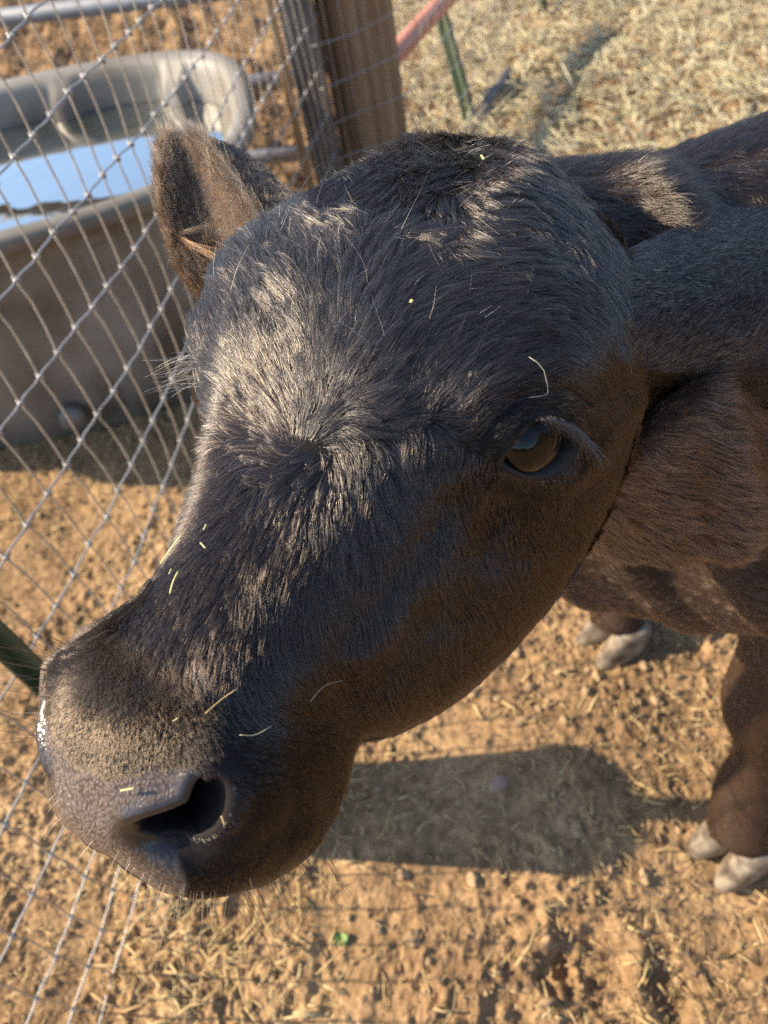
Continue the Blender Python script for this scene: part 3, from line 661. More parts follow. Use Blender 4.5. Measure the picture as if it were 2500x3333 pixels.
# neck, trunk and legs, grown together by a voxel remesh
def ell_tube(m, rings, seg=28):
    V = []
    for c, a, ra, b, rb in rings:
        th = np.arange(seg) * 2 * np.pi / seg
        V.append(np.asarray(c) + np.outer(np.cos(th), a) * ra + np.outer(np.sin(th), b) * rb)
    V.insert(0, np.repeat([rings[0][0]], seg, 0)); V.append(np.repeat([rings[-1][0]], seg, 0))
    m.add(np.concatenate(V), grid_quads(len(V), seg, True))
def body_mesh():
    m = MB(); Yv = np.array([0, 1., 0]); Zv = np.array([0, 0, 1.])
    def run(pts):     # (x,y,z,half width,half height); sections across the running line
        P = np.array(pts); T = np.gradient(P[:, :3], axis=0); R = []
        t = np.linspace(0, len(P) - 1, len(P) * 6); Q = np.stack([spl(t, np.arange(len(P)), P[:, k]) for k in range(5)], -1); T = np.gradient(Q[:, :3], axis=0)
        for q, tt in zip(Q, T):
            tt = tt / np.linalg.norm(tt); a = np.cross(tt, [0, 0, 1.]); a /= np.linalg.norm(a); b = np.cross(a, tt); R.append((q[:3], a, q[3], b, q[4]))
        ell_tube(m, R)
    run([(.06, .40, .985, .06, .06), (.12, .445, .955, .085, .095), (.20, .455, .91, .092, .13), (.30, .46, .865, .12, .19), (.42, .46, .815, .165, .26), (.58, .46, .80, .185, .27), (.85, .46, .74, .21, .27), (1.15, .46, .745, .205, .26), (1.42, .46, .80, .16, .20), (1.52, .46, .83, .08, .10)])
    run([(.20, .45, .74, .05, .10), (.245, .445, .66, .075, .11), (.33, .445, .645, .13, .125), (.45, .445, .66, .15, .14)])
    for p_, q_, ra, rb in ((udp(1950, 1180, .505), udp(2230, 1540, .61), .078, .085), (udp(1930, 880, .515), udp(2230, 900, .585), .072, .075)):
        m.tube([p_, p_ * .5 + q_ * .5, q_], [ra, (ra + rb) / 2, rb], 24)
    for i, pts in enumerate(LEGS):
        P = np.array(pts); t = np.linspace(0, len(P) - 1, len(P) * 8)
        Q = np.stack([spl(t, np.arange(len(P)), P[:, k]) for k in range(4)], -1); m.tube(Q[:, :3], Q[:, 3], 20)
    me = m.mesh('tmp'); o = bpy.data.objects.new('tmp', me); COL.objects.link(o)
    rm = o.modifiers.new('r', 'REMESH'); rm.mode = 'VOXEL'; rm.voxel_size = .0085
    sm = o.modifiers.new('s', 'SMOOTH'); sm.factor = .6; sm.iterations = 8
    dg = bpy.context.evaluated_depsgraph_get(); e = bpy.data.meshes.new_from_object(o.evaluated_get(dg))
    n = len(e.vertices); V = np.empty(n * 3, np.float32); e.vertices.foreach_get('co', V); Q = np.empty(len(e.loops), np.int32); e.loops.foreach_get('vertex_index', Q)
    Nn = np.empty(n * 3, np.float32); e.vertices.foreach_get('normal', Nn)
    bpy.data.objects.remove(o); bpy.data.meshes.remove(e); bpy.data.meshes.remove(me)
    return V.reshape(-1, 3).astype(float), Q.reshape(-1, 4), Nn.reshape(-1, 3).astype(float)
HOOF_N = unp(2385, 2760, .02); HOOF_F = unp(1995, 2075, .02)
def leg(h, top):
    x, y = h[0], h[1]; o = lambda dx, dy, z, r: (x + dx, y + dy, z, r)
    return [o(.004, .004, .055, .050), o(.018, .030, .10, .050), o(.024, .046, .14, .049), o(.026, .058, .20, .038), o(.022, .070, .26, .038), o(.012, .082, .33, .050), o(.010, .088, .38, .050), o(.012, .094, .43, .048), o(.03, .105, .52, .066), top]
LEGS = [leg(HOOF_N, (.47, .40, .64, .10)), leg(HOOF_F, (.47, .56, .64, .10)),
        [(1.28, .33, .03, .034), (1.30, .33, .12, .036), (1.30, .335, .2, .028), (1.31, .34, .38, .04), (1.26, .35, .5, .06), (1.25, .37, .65, .12)],
        [(1.28, .59, .03, .034), (1.30, .59, .12, .036), (1.30, .585, .2, .028), (1.31, .58, .38, .04), (1.26, .57, .5, .06), (1.25, .55, .65, .12)]]
BV, BQ, BN = body_mesh()
# soft folds of skin along the neck and shoulder
fold = .011 * np.maximum(0, np.sin(BV[:, 0] * 70 + BV[:, 2] * 34 + 1.5 * np.sin(BV[:, 2] * 11))) * sstep(.12, .2, BV[:, 0]) * sstep(.5, .36, BV[:, 0]) * sstep(.5, .62, BV[:, 2]) * sstep(1.0, .9, BV[:, 2])
BV = BV + BN * fold[:, None]
_n = np.cross(BV[BQ[:, 2]] - BV[BQ[:, 0]], BV[BQ[:, 3]] - BV[BQ[:, 1]]); _a = np.zeros_like(BV)
for _k in range(4): np.add.at(_a, BQ[:, _k], _n)
_a /= np.linalg.norm(_a, axis=1)[:, None] + 1e-12; BN = _a if (_a * BN).sum() > 0 else -_a

# ---- joined body object
parts = [(HW_, grid_quads(nu, nv, True)), (earA[0], earA[1]), (earB[0], earB[1]), (BV, BQ)]
off = 0; VV = []; QQ = []
for v, q in parts: VV.append(v); QQ.append(q + off); off += len(v)
calf = empty('calf', (.75, .45, 0)); tag(calf, 'young black calf standing by the wire fence, its furry head turned to the viewer', 'calf')
bm_me = mesh_np('body', np.concatenate(VV), np.concatenate(QQ))
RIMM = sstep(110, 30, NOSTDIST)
for nm, val in (('trunk', np.r_[np.zeros(off - len(BV)), np.ones(len(BV))]), ('rim', np.r_[RIMM, np.zeros(off - len(RIMM))]), ('inner', np.r_[NOSTM, np.zeros(off - len(NOSTM))]), ('nose', np.r_[NOSEM, np.zeros(off - len(NOSEM))]), ('lid', np.r_[LIDM, np.zeros(off - len(LIDM))])):
    at = bm_me.attributes.new(nm, 'FLOAT', 'POINT'); at.data.foreach_set('value', val.astype(np.float32))
body = link('body', bm_me, MAT['skin'], calf)

# ---- hooves: two claws each
def hoof(h, a):
    h = np.asarray(h, float) + [.008, .003, 0]
    c, s = math.cos(a), math.sin(a); fwd = np.array([c, s, 0]); lat = np.array([-s, c, 0])
    for sd in (-1, 1):
        m = MB(); n = 14; V = []
        for z, ln, wd, sh in ((0.0, .053, .0262, .011), (.004, .054, .0268, .010), (.024, .050, .0272, .003), (.046, .043, .0268, -.003), (.064, .037, .026, -.007), (.078, .028, .022, -.010)):
            th = np.arange(24) * 2 * np.pi / 24; cx = np.cos(th); sx = np.sin(th)
            ex = np.sign(cx) * np.abs(cx) ** .9; sy = np.sign(sx) * np.abs(sx) ** .8 * (1 - .26 * ((cx + 1) / 2) ** 2)
            pt = np.asarray(h) * [1, 1, 0] + np.outer(ex * ln + sh, fwd) + np.outer(sy * wd + sd * (.0268 - .0016 * (cx > 0) + .003 * cx), lat) + np.array([0, 0, z + .004])
            V.append(pt)
        V.insert(0, np.repeat([V[0].mean(0)], 24, 0)); V.append(np.repeat([V[-1].mean(0)], 24, 0))
        m.add(np.concatenate(V), grid_quads(len(V), 24, True)); m.build('hoof', MAT['hoof'], calf)
hoof(HOOF_N, R_(200)); hoof(HOOF_F, R_(196)); hoof((1.29, .33, 0), R_(180)); hoof((1.29, .59, 0), R_(180))

# ---- eyes
def surf_at(px, py, smooth=True):
    W = SMOOTH_W if smooth else HW_; fr = facing
    d = np.hypot(PX[:, 0] - px, PX[:, 1] - py) + (~fr) * 1e6; i = int(np.argmin(d)); return i
ie = surf_at(1738, 1446)
ER = .0235
def eyeball(i):
    c = HW_[i] * 0 + SMOOTH_W[i] + SMOOTH_N[i] * (.0075 - ER); nrm = SMOOTH_N[i]
    return c, nrm
def eye_mat():
    m, nt, n, b = new_mat('eye_wet_dark')
    tc = N(nt, 'ShaderNodeTexCoord'); gr = N(nt, 'ShaderNodeAttribute', attribute_name='iris')
    r = ramp(nt, gr.outputs['Fac'], [(0, (.001, .001, .0015)), (.42, (.001, .001, .001)), (.50, (.006, .004, .003)), (.80, (.006, .004, .003)), (.88, (.004, .003, .003)), (.97, (.004, .003, .003)), (1, (.12, .10, .08))])
    nt.links.new(r.outputs[0], b.inputs['Base Color']); b.inputs['Roughness'].default_value = .03; b.inputs['Specular IOR Level'].default_value = .5
    b.inputs['IOR'].default_value = 1.39
    return m
MAT['eye'] = eye_mat()
SUNV = Vector(SUN.tolist())
headX = c2w(h2c((1, 0, 0))) - c2w(h2c((0, 0, 0))); headY = c2w(h2c((0, 1, 0))) - c2w(h2c((0, 0, 0))); headX /= np.linalg.norm(headX); headY /= np.linalg.norm(headY)
for i in (ie, int(mir[ie])):
    c, nr = eyeball(i); V = []; n1 = 90; n2 = 120
    a = headY - nr * (headY @ nr); a /= np.linalg.norm(a); b_ = np.cross(nr, a); ir = []
    ph = np.linspace(0, np.pi, n1); th = np.arange(n2) * 2 * np.pi / n2
    for p_ in ph:
        bulge = 1 + .055 * np.exp(-(p_ / .62) ** 4)
        V.append(c + ER * bulge * (np.cos(p_) * nr + np.sin(p_) * (np.outer(np.cos(th), a) + np.outer(np.sin(th), b_))))
        ir.append(np.sqrt((p_ * np.cos(th) * .85) ** 2 + (p_ * np.sin(th) * 1.1) ** 2) / .95)
    m = MB(); m.add(np.concatenate(V), grid_quads(n1, n2, True)); me = m.mesh('eye')
    at = me.attributes.new('iris', 'FLOAT', 'POINT'); at.data.foreach_set('value', np.clip(np.concatenate(ir), 0, 1).astype(np.float32))
    link('eye', me, MAT['eye'], calf)

# ------------------------------------------------------------------ hair
def make_hair(name, P, rad, mat, parent=calf, taper=.25):
    # P: (K, n, 3)
    K, n = P.shape[:2]; hc = bpy.data.hair_curves.new(name); hc.add_curves([n] * K)
    hc.attributes['position'].data.foreach_set('vector', P.astype(np.float32).ravel())
    ra = hc.attributes.get('radius') or hc.attributes.new('radius', 'FLOAT', 'POINT')
    t = np.linspace(0, 1, n); rr = np.outer(np.broadcast_to(rad, (K,)), 1 - (1 - taper) * t ** 2)
    ra.data.foreach_set('value', rr.astype(np.float32).ravel()); hc.materials.append(mat)
    o = bpy.data.objects.new(name, hc); COL.objects.link(o); o.parent = parent; o.location = tuple(-np.array(parent.location)); return o
def sample_quads(V, Q, wq, K, r):
    a, b, c, d = V[Q[:, 0]], V[Q[:, 1]], V[Q[:, 2]], V[Q[:, 3]]
    ar = (np.linalg.norm(np.cross(b - a, c - a), axis=1) + np.linalg.norm(np.cross(c - a, d - a), axis=1)) * wq
    f = r.choice(len(Q), K, p=ar / ar.sum()); u = r.uniform(0, 1, K); v = r.uniform(0, 1, K)
    w = np.stack([(1 - u) * (1 - v), u * (1 - v), u * v, (1 - u) * v], -1); return f, w
def lerpq(A, Q, f, w): return np.einsum('kn,kn...->k...', w, A[Q[f]])
def grow(P0, Nr, T, L, lift0, lift1, n, r, jit=.25, clump=.6, csize=25, curl=.0, nseed=0, follow=.35):
    K = len(P0); side_ = np.cross(Nr, T); side_ /= np.linalg.norm(side_, axis=1)[:, None] + 1e-9
    a = r.normal(0, jit, K) + .30 * sines(P0, 170, 60, 2); T = T * np.cos(a)[:, None] + side_ * np.sin(a)[:, None]
    ca = r.normal(0, 1, K) * curl
    pts = [P0]; p = P0.copy()
    for k in range(1, n):
        t = k / (n - 1); l = (lift0 * (1 - t) + lift1 * t) * (1 + .35 * np.sin(K * 0 + t)) + r.normal(0, .05, K)
        D = T * np.cos(l)[:, None] + Nr * np.sin(l)[:, None] + side_ * (ca * t)[:, None]
        p = p + D * (L / (n - 1))[:, None]; pts.append(p)
    P = np.stack(pts, 1)
    if clump > 0:
        g = r.choice(K, max(K // csize, 1), replace=False); kd = kdtree.KDTree(len(g))
        for i, gi in enumerate(g): kd.insert(P0[gi], i)
        kd.balance(); idx = np.array([kd.find(q)[1] for q in P0]); gi = g[idx]
        tt = (np.linspace(0, 1, n) ** 1.4)[None, :, None] * clump * np.clip(r.normal(1, .35, (K, 1, 1)), 0, 1.3)
        P = P * (1 - tt) + (P[gi]) * tt
    return P
# combing guides read off the photograph: pixel, direction on the picture, length (mm)
COMB = [  # px,py,dx,dy,len
    (1035, 1400, .05, -1, 16), (1000, 1300, -.1, -1, 20), (960, 1150, -.28, -1, 22), (900, 1000, -.42, -1, 23), (840, 860, -.5, -1, 22), (760, 900, -.6, -1, 20), (720, 1050, -.4, -1, 20),
    (700, 1250, -.5, -.9, 15), (800, 1250, -.55, -.9, 20), (900, 1380, -.8, -.45, 18), (760, 1420, -1, .0, 15), (680, 1480, -.7, .6, 10), (900, 1490, -1, .25, 15), (780, 1540, -.8, .6, 12),
    (1080, 1250, .25, -1, 22), (1100, 1080, .1, -1, 24), (1060, 920, -.15, -1, 24), (1020, 760, -.5, -.85, 20), (1200, 1200, .75, -.75, 23), (1300, 1050, .85, -.55, 24), (1200, 950, .6, -.8, 24),
    (1150, 1380, .8, -.25, 18), (1200, 1460, .3, .9, 14), (1120, 1450, .7, .5, 14), (1250, 1350, .9, -.4, 20), (1330, 1430, -.1, 1, 12), (1330, 1300, .45, -.85, 20), (1450, 1250, .7, -.65, 20),
    (1400, 950, .95, -.3, 24), (1550, 1050, .9, -.3, 20), (1500, 850, 1, -.12, 24), (1650, 900, 1, .12, 20), (1750, 950, .9, .15, 15), (1350, 820, .9, -.35, 24), (1250, 800, .8, -.5, 22),
    (1600, 1200, .8, -.45, 12), (1750, 1150, .9, -.1, 8), (1900, 1130, .7, .6, 9), (1880, 960, .6, .75, 12), (2000, 950, .35, .95, 14), (2050, 1100, .2, 1, 14), (1900, 800, .6, .8, 14),
    (1750, 700, .7, .7, 14), (1600, 660, .9, .1, 16), (1450, 680, .2, .6, 16), (1350, 650, -.6, .8, 16), (1250, 620, -.8, .5, 13), (1100, 640, -.7, .5, 12), (1450, 520, -.8, .5, 16), (1600, 520, .5, .3, 12),
    (1550, 740, 1, .0, 20), (1400, 740, .3, .7, 20), (1250, 720, -.3, .9, 20), (1180, 780, -.1, -.9, 18),
    (1035, 1520, .0, 1, 15), (950, 1580, -.4, .95, 15), (1000, 1750, -.2, 1, 13), (850, 1700, -.5, .9, 13), (720, 1750, -.65, .85, 12), (1150, 1650, .15, 1, 13), (1250, 1560, .25, 1, 13),
    (700, 1900, -.5, .85, 10), (850, 1950, -.3, .95, 12), (1050, 1950, -.1, 1, 11), (550, 2050, -.5, .85, 6), (700, 2120, -.1, 1, 12), (850, 2180, .25, 1, 11), (1000, 2180, .45, .9, 9),
    (600, 2180, .0, 1, 11), (900, 2290, .8, .6, 7), (1050, 2330, .9, .4, 6), (1200, 2200, .5, .85, 7), (1250, 1950, .1, 1, 10), (1400, 1750, .2, 1, 8), (1400, 2000, .15, 1, 9), (1600, 1850, .2, 1, 8),
    (1600, 2050, .3, 1, 9), (1800, 1750, .3, 1, 8), (1750, 1900, .3, 1, 9), (1450, 2200, .3, 1, 9), (1300, 2330, .3, .9, 8), (1500, 1500, -.3, .9, 6), (1560, 1600, .0, 1, 5), (1900, 1500, .25, 1, 7),
    (1950, 1300, .25, 1, 9), (2000, 1500, .15, 1, 8), (1720, 1640, .2, 1, 5), (1850, 1600, .3, 1, 6), (1550, 1380, .5, -.6, 6), (1650, 1310, .8, -.4, 5), (1780, 1270, .9, .1, 5), (1880, 1340, .7, .6, 6),
    (350, 2300, -.25, 1, 3.2), (250, 2250, -.4, .9, 3), (250, 2380, -.3, .9, 2.6), (450, 2420, -.1, 1, 3), (420, 2200, -.2, 1, 4), (550, 2350, .1, .9, 4), (650, 2420, .7, .6, 4), (800, 2420, 1, .2, 4.5),
    (750, 2600, .9, .4, 3.5), (900, 2600, .9, .4, 4), (750, 2750, .7, .7, 3.2), (900, 2750, .6, .8, 4), (1030, 2600, .6, .8, 5), (700, 2870, .3, 1, 4), (850, 2850, .4, .9, 5), (1100, 2480, .6, .8, 6)]
CB = np.array(COMB)
def comb(px):
    o = np.zeros((len(px), 3)); step = 20000
    cd = CB[:, 2:4] / np.linalg.norm(CB[:, 2:4], axis=1)[:, None]
    for s in range(0, len(px), step):
        d2 = ((px[s:s + step, None] - CB[None, :, :2]) ** 2).sum(-1) + 400.; w = 1 / d2 ** 1.7; w /= w.sum(1, keepdims=True)
        o[s:s + step, :2] = w @ cd; o[s:s + step, 2] = w @ CB[:, 4]
    dw = px - np.array([1035., 1450.]); rr_ = np.hypot(*dw.T); an = np.radians(58) * np.exp(-(rr_ / 120) ** 2); c_, s_ = np.cos(an), np.sin(an)
    o[:, :2] = np.stack([o[:, 0] * c_ - o[:, 1] * s_, o[:, 0] * s_ + o[:, 1] * c_], -1)
    return o
cv = comb(PX); view = HW_ - CAM; view /= np.linalg.norm(view, axis=1)[:, None]
Lmm = cv[:, 2].copy(); Lmm[~facing] = Lmm[mir][~facing]
HNs = HNH
d3 = (np.c_[cv[:, :2], np.zeros(len(cv))]) @ M.T; vn = np.einsum('ij,ij->i', view, HNs); vn = np.where(np.abs(vn) < .12, -.12, vn)
al = np.clip(-np.einsum('ij,ij->i', d3, HNs) / vn, -1.6, 1.6); T3 = d3 + view * al[:, None]
T3 -= HNs * np.einsum('ij,ij->i', T3, HNs)[:, None]; T3 /= np.linalg.norm(T3, axis=1)[:, None] + 1e-9
Tm = T3[mir]; hx = headX; Tm = Tm - 2 * np.outer(Tm @ hx, hx); Tm -= HNs * np.einsum('ij,ij->i', Tm, HNs)[:, None]; Tm /= np.linalg.norm(Tm, axis=1)[:, None] + 1e-9
T3[~facing] = Tm[~facing]

HQ = grid_quads(nu, nv, True)
fv = np.einsum('ij,ij->i', HNs, -view)
dens_v = np.where(fv > -.25, 1.0, np.where(fv > -.8, .65, .22))
bare = (NOSEM > .35) | (NOSTDIST < -4) | (EYEDIST < 9)
dens_v = np.where(bare | (NOSTDIST < 1), 0, dens_v)
muz_v = sstep(-.155, -.175, HL_[:, 1] + .05 * (HL_[:, 2] + .03))          # short brown hair on the muzzle
muz_v = np.maximum(muz_v * 0, sstep(60, -20, sdist(PX, [(150, 2180), (240, 2100), (380, 2080), (470, 2140), (560, 2190), (640, 2250), (680, 2330), (680, 2420), (640, 2500), (500, 2560), (300, 2600), (0, 2600), (0, 2200)])))
def q4(A): return A[HQ].mean(1)
QC = float(__import__('os').environ.get('HAIRQ', '1'))
def head_hair(name, K, mask_q, mat, rad, jit, clump, csize, lift0, lift1, n, seed, lscale=1.0, lmin=.0026, curl=.0):
    r = np.random.default_rng(seed); f, w = sample_quads(HW_, HQ, mask_q, int(K * QC), r)
    P0 = lerpq(HW_, HQ, f, w); Nr = lerpq(HNs, HQ, f, w); T = lerpq(T3, HQ, f, w); L = lerpq(Lmm, HQ, f, w) * .001 * r.uniform(.55, 1.15, len(f)) * lscale
    Nr /= np.linalg.norm(Nr, axis=1)[:, None]; T -= Nr * np.einsum('ij,ij->i', T, Nr)[:, None]; T /= np.linalg.norm(T, axis=1)[:, None] + 1e-9
    ed = lerpq(np.clip(EYEDIST, -50, 400), HQ, f, w); L = np.clip(L * (.6 + .4 * sstep(5, 130, ed)), lmin, 1)
    P = grow(P0 - Nr * .0006, Nr, T, L, lift0, lift1, n, r, jit, clump, csize, curl, seed)
    return make_hair(name, P, rad * r.uniform(.7, 1.25, len(P)), mat)
longm = q4(dens_v) * (1 - q4(muz_v)); Lq = q4(Lmm)
shortm = longm * sstep(14.5, 11.5, Lq); forem = longm * sstep(11.5, 14.5, Lq)
head_hair('forehead_hair', 120000, forem, MAT['forehair'], .000085, .13, .8, 26, .28, .0, 7, 101, 1.1)
_q = q4(PX); lipm = shortm * sstep(2330, 2470, _q[:, 1]) * sstep(1300, 1080, _q[:, 0])
head_hair('cheek_hair', 200000, shortm - lipm, MAT['cheekhair'], .00007, .12, .5, 9, .34, .05, 6, 105, 1.25)
head_hair('shaded_lip_hair', 45000, lipm, MAT['hair'], .00007, .15, .5, 9, .34, .05, 5, 107, 1.1)  # lip side in darker hair, its deep shade put into the colour
head_hair('head_undercoat', 70000, longm, MAT['cheekhair'], .00010, .25, .25, 10, .25, .1, 4, 102, .6)
head_hair('muzzle_hair', 80000, q4(dens_v) * q4(muz_v), MAT['muzhair'], .00007, .4, .35, 8, .50, .3, 4, 103, 1.0, .0020)
# a few pale stray hairs in the forehead tuft
fore = np.exp(-((q4(PX)[:, 0] - 1180) / 420) ** 2 - ((q4(PX)[:, 1] - 900) / 420) ** 2) * q4(dens_v)
head_hair('stray_hair', 120, fore, MAT['palehair'], .00007, .8, .0, 22, .7, .5, 7, 104, 1.0, .004, .8)

tuft = np.exp(-((q4(PX)[:, 0] - 1400) / 190) ** 2 - ((q4(PX)[:, 1] - 520) / 95) ** 2) * q4(dens_v)
head_hair('poll_tuft', 2600, tuft, MAT['forehair'], .00008, .7, .35, 14, .8, .4, 6, 106, .85, .008, .6)
# body hair
def field_hair(name, V, Q, Nv, K, wq, Tdir, Lfun, mat, rad, lift0, lift1, n, seed, jit=.3, clump=.5, cs=16, curl=0):
    r = np.random.default_rng(seed); f, w = sample_quads(V, Q, wq, int(K * QC), r); P0 = lerpq(V, Q, f, w); Nr = lerpq(Nv, Q, f, w); Nr /= np.linalg.norm(Nr, axis=1)[:, None] + 1e-9
    T = Tdir(P0); T = T - Nr * np.einsum('ij,ij->i', T, Nr)[:, None]; T /= np.linalg.norm(T, axis=1)[:, None] + 1e-9
    L = Lfun(P0) * r.uniform(.5, 1.2, len(P0)); P = grow(P0 - Nr * .0005, Nr, T, L, lift0, lift1, n, r, jit, clump, cs, curl, seed)
    return make_hair(name, P, rad * r.uniform(.7, 1.25, len(P)), mat)
bq = BV[BQ].mean(1); bn = BN[BQ].mean(1); bpx = prj(bq); dep = w2c(bq)[:, 2]
bw = np.where((bpx[:, 0] > 1400) & (bpx[:, 0] < 2800) & (bpx[:, 1] > 0) & (bpx[:, 1] < 3000) & (np.einsum('ij,ij->i', bn, CAM - bq) > -.5), 1., .11) * (bq[:, 2] > .05) * np.where(bq[:, 2] < .65, 2.6, 1) / np.clip(dep, .4, 1.3) ** 1.5
bk = sstep(.86, .97, bq[:, 2] + .5 * (bq[:, 1] - .46))
bdir = lambda P: np.stack([np.full(len(P), 1.0), np.where(P[:, 1] < .45, -.25, .25), -.35 - 1.2 * sstep(.6, .4, P[:, 2])], -1)
blen = lambda P: .006 + .012 * sstep(.5, .95, P[:, 2])
field_hair('chest_hair', BV, BQ, BN, 170000, bw * (1 - bk), bdir, blen, MAT['bodyhair'], .00013, .4, .1, 5, 201)
field_hair('back_hair', BV, BQ, BN, 70000, bw * bk, bdir, blen, MAT['cheekhair'], .00013, .4, .1, 5, 202)
def ear_hair(shell, nm, K, Lf, mat, sgn, seed, tip, rad, lift=(.6, .4), jit=.5, clump=.5, curl=.3):
    Cc, Nn = shell[2], shell[3]; n = Cc.shape[0]; V = (Cc + Nn * .0025 * sgn).reshape(-1, 3); Nv = (Nn * sgn).reshape(-1, 3); Q = grid_quads(n, n)
    field_hair(nm, V, Q, Nv, K, np.ones(len(Q)), lambda P: np.repeat([tip], len(P), 0), Lf, mat, rad, lift[0], lift[1], 6, seed, jit, clump, 14, curl)
ctr = w2c(earA[2].reshape(-1, 3)).mean(0)
sA = 1 if np.einsum('ij,ij->i', earA[3].reshape(-1, 3), CAM - earA[2].reshape(-1, 3)).mean() > 0 else -1
tipA = udp(560, 430, .6) - udp(900, 780, .54); tipA /= np.linalg.norm(tipA)
tipB = udp(2900, 600, .45) - udp(2150, 1000, .47); tipB /= np.linalg.norm(tipB)
def ear_split(shell, V0):     # v index along the first axis: 0..1
    return None
nA = earA[2].shape[0]
def ear_zone(shell, nm, K, v0, v1, u0, u1, sgn, L, mat, tip, seed, rad, lift, jit, clump, curl):
    Cc, Nn = shell[2], shell[3]; n = Cc.shape[0]; V = (Cc + Nn * .0025 * sgn).reshape(-1, 3); Nv = (Nn * sgn).reshape(-1, 3); Q = grid_quads(n, n)
    i = np.arange(len(Q)) // (n - 1) / (n - 1); j = np.arange(len(Q)) % (n - 1) / (n - 1); wq = ((i >= v0) & (i <= v1) & (j >= u0) & (j <= u1)) * 1.0
    field_hair(nm, V, Q, Nv, K, wq, lambda P: np.repeat([tip], len(P), 0) if not callable(tip) else tip(P), lambda P: np.full(len(P), L), mat, rad, lift[0], lift[1], 6, seed, jit, clump, 14, curl)
outA = udp(500, 700, .5) - udp(750, 700, .57); outA /= np.linalg.norm(outA)
ear_zone(earA, 'ear_inner_hair', 50000, .28, 1, 0, 1, sA, .017, MAT['earhair'], tipA * .4 + outA * .7, 301, .00013, (1.0, .6), .8, .45, .9)
ear_zone(earA, 'ear_inner_hair', 12000, .2, 1, 0, 1, sA, .010, MAT['hair'], tipA, 302, .00013, (.7, .4), .6, .45, .5)
ear_zone(earA, 'ear_back_hair', 14000, 0, .45, 0, 1, sA, .005, MAT['hair'], tipA, 303, .00013, (.3, .1), .25, .4, 0)
ear_zone(earA, 'ear_back_hair', 9000, 0, 1, 0, 1, -sA, .006, MAT['hair'], tipA, 304, .00013, (.4, .2), .3, .4, 0)
sB = 1 if np.einsum('ij,ij->i', earB[3].reshape(-1, 3), CAM - earB[2].reshape(-1, 3)).mean() > 0 else -1
ear_zone(earB, 'ear_back_hair', 90000, 0, 1, 0, 1, sB, .009, MAT['forehair'], tipB, 305, .00012, (.35, .1), .25, .5, .1)
dwn = (M @ np.array([.25, 1, 0.]))
ear_zone(earB, 'ear_fringe_hair', 24000, .80, 1, 0, .95, sB, .030, MAT['hair'], tipB * .5 + dwn, 306, .00012, (.25, -.1), .35, .7, .3)

# eyelashes of the near eye and its twin
def lashes(px_roots, root_depth_px, tgt):
    out = []
    return out
def lash_set():
    r = np.random.default_rng(9); P = []
    rim = np.array([(1690, 1388), (1730, 1366), (1775, 1362), (1815, 1378), (1840, 1400)], float); seg = 4 * np.linspace(.12, 1, 230) ** .6
    for s in seg:
        q = np.array([np.interp(s, range(5), rim[:, 0]), np.interp(s, range(5), rim[:, 1])]) + r.normal(0, 3, 2); i = surf_at(*q); p = HW_[i] + HN2[i] * .0; t = s / 4
        d = w2c(p)[2]
        L = (.5 + .5 * t) * r.uniform(.7, 1.1)
        e1 = q + np.array([38 + 38 * t, -6 + 34 * t]) * L; e2 = q + np.array([70 + 66 * t, 22 + 100 * t]) * L + r.normal(0, 16, 2)
        a = np.array([p, udp(*(q * .5 + e1 * .5 + [0, -8]), d - .008), udp(*e1, d - .012), udp(*e2, d - .008)])
        P.append(np.stack([spl(np.linspace(0, 3, 8), np.arange(4), a[:, k]) for k in range(3)], -1))
    for s in np.linspace(0, 1, 60):      # lower lashes
        q = np.array([1680 + 160 * s, 1560 + 25 * math.sin(s * 3.1) - 60 * s * s]) + r.normal(0, 6, 2); i = surf_at(*q); p = HW_[i]; d = w2c(p)[2]
        e = q + np.array([15 + 15 * s, 32]) * r.uniform(.4, 1); P.append(np.stack([np.linspace(p[k], udp(*e, d - .003)[k], 8) for k in range(3)], -1))
    return np.array(P)
LA = lash_set(); make_hair('eyelashes', LA, .00009, MAT['lash'], calf, .3)
hc0 = c2w(h2c((0, 0, 0))); LB = LA - hc0; LB = LB - 2 * (LB @ headX)[..., None] * headX + hc0
sh = HW_[mir[ie]] - ((HW_[ie] - hc0) - 2 * ((HW_[ie] - hc0) @ headX) * headX + hc0); make_hair('eyelashes', LB + sh, .00009, MAT['lash'], calf, .3)

# whiskers round the muzzle and chin
def whisk(name, pts, K, L, seed, mat, rad, spread=.5, bend=(0, 0, -1.0), dirpx=None):
    r = np.random.default_rng(seed); out = []
    poly = np.array(pts, float); seg = np.r_[0, np.cumsum(np.linalg.norm(np.diff(poly, axis=0), axis=1))]
    for _ in range(K):
        s = r.uniform(0, seg[-1]); q = np.array([np.interp(s, seg, poly[:, 0]), np.interp(s, seg, poly[:, 1])]) + r.normal(0, 10, 2)
        i = surf_at(*q); p = HW_[i]; n_ = HN2[i]; t = T3[i]; d = n_ * .8 + t * .3 + r.normal(0, spread, 3) * .4
        if dirpx is not None: d = d + (M @ np.array([dirpx[0], dirpx[1], 0.])) * 1.2
        d /= np.linalg.norm(d); l = L * r.uniform(.35, 1.1); b = np.array(bend) * r.uniform(.0, .5) + r.normal(0, .15, 3)
        tt = np.linspace(0, 1, 8)[:, None]; out.append(p + d * l * tt + b * l * .5 * tt ** 2)
    make_hair(name, np.array(out), rad, mat, calf, .35)
whisk('whiskers', [(150, 2560), (210, 2660), (300, 2730), (400, 2790), (480, 2850)], 20, .013, 1, MAT['whisker'], .00005, .5, dirpx=(-.4, .6))
whisk('whiskers', [(480, 2870), (560, 2895), (660, 2905), (720, 2900)], 26, .036, 2, MAT['whisker'], .00007, .35, dirpx=(-.2, 1))
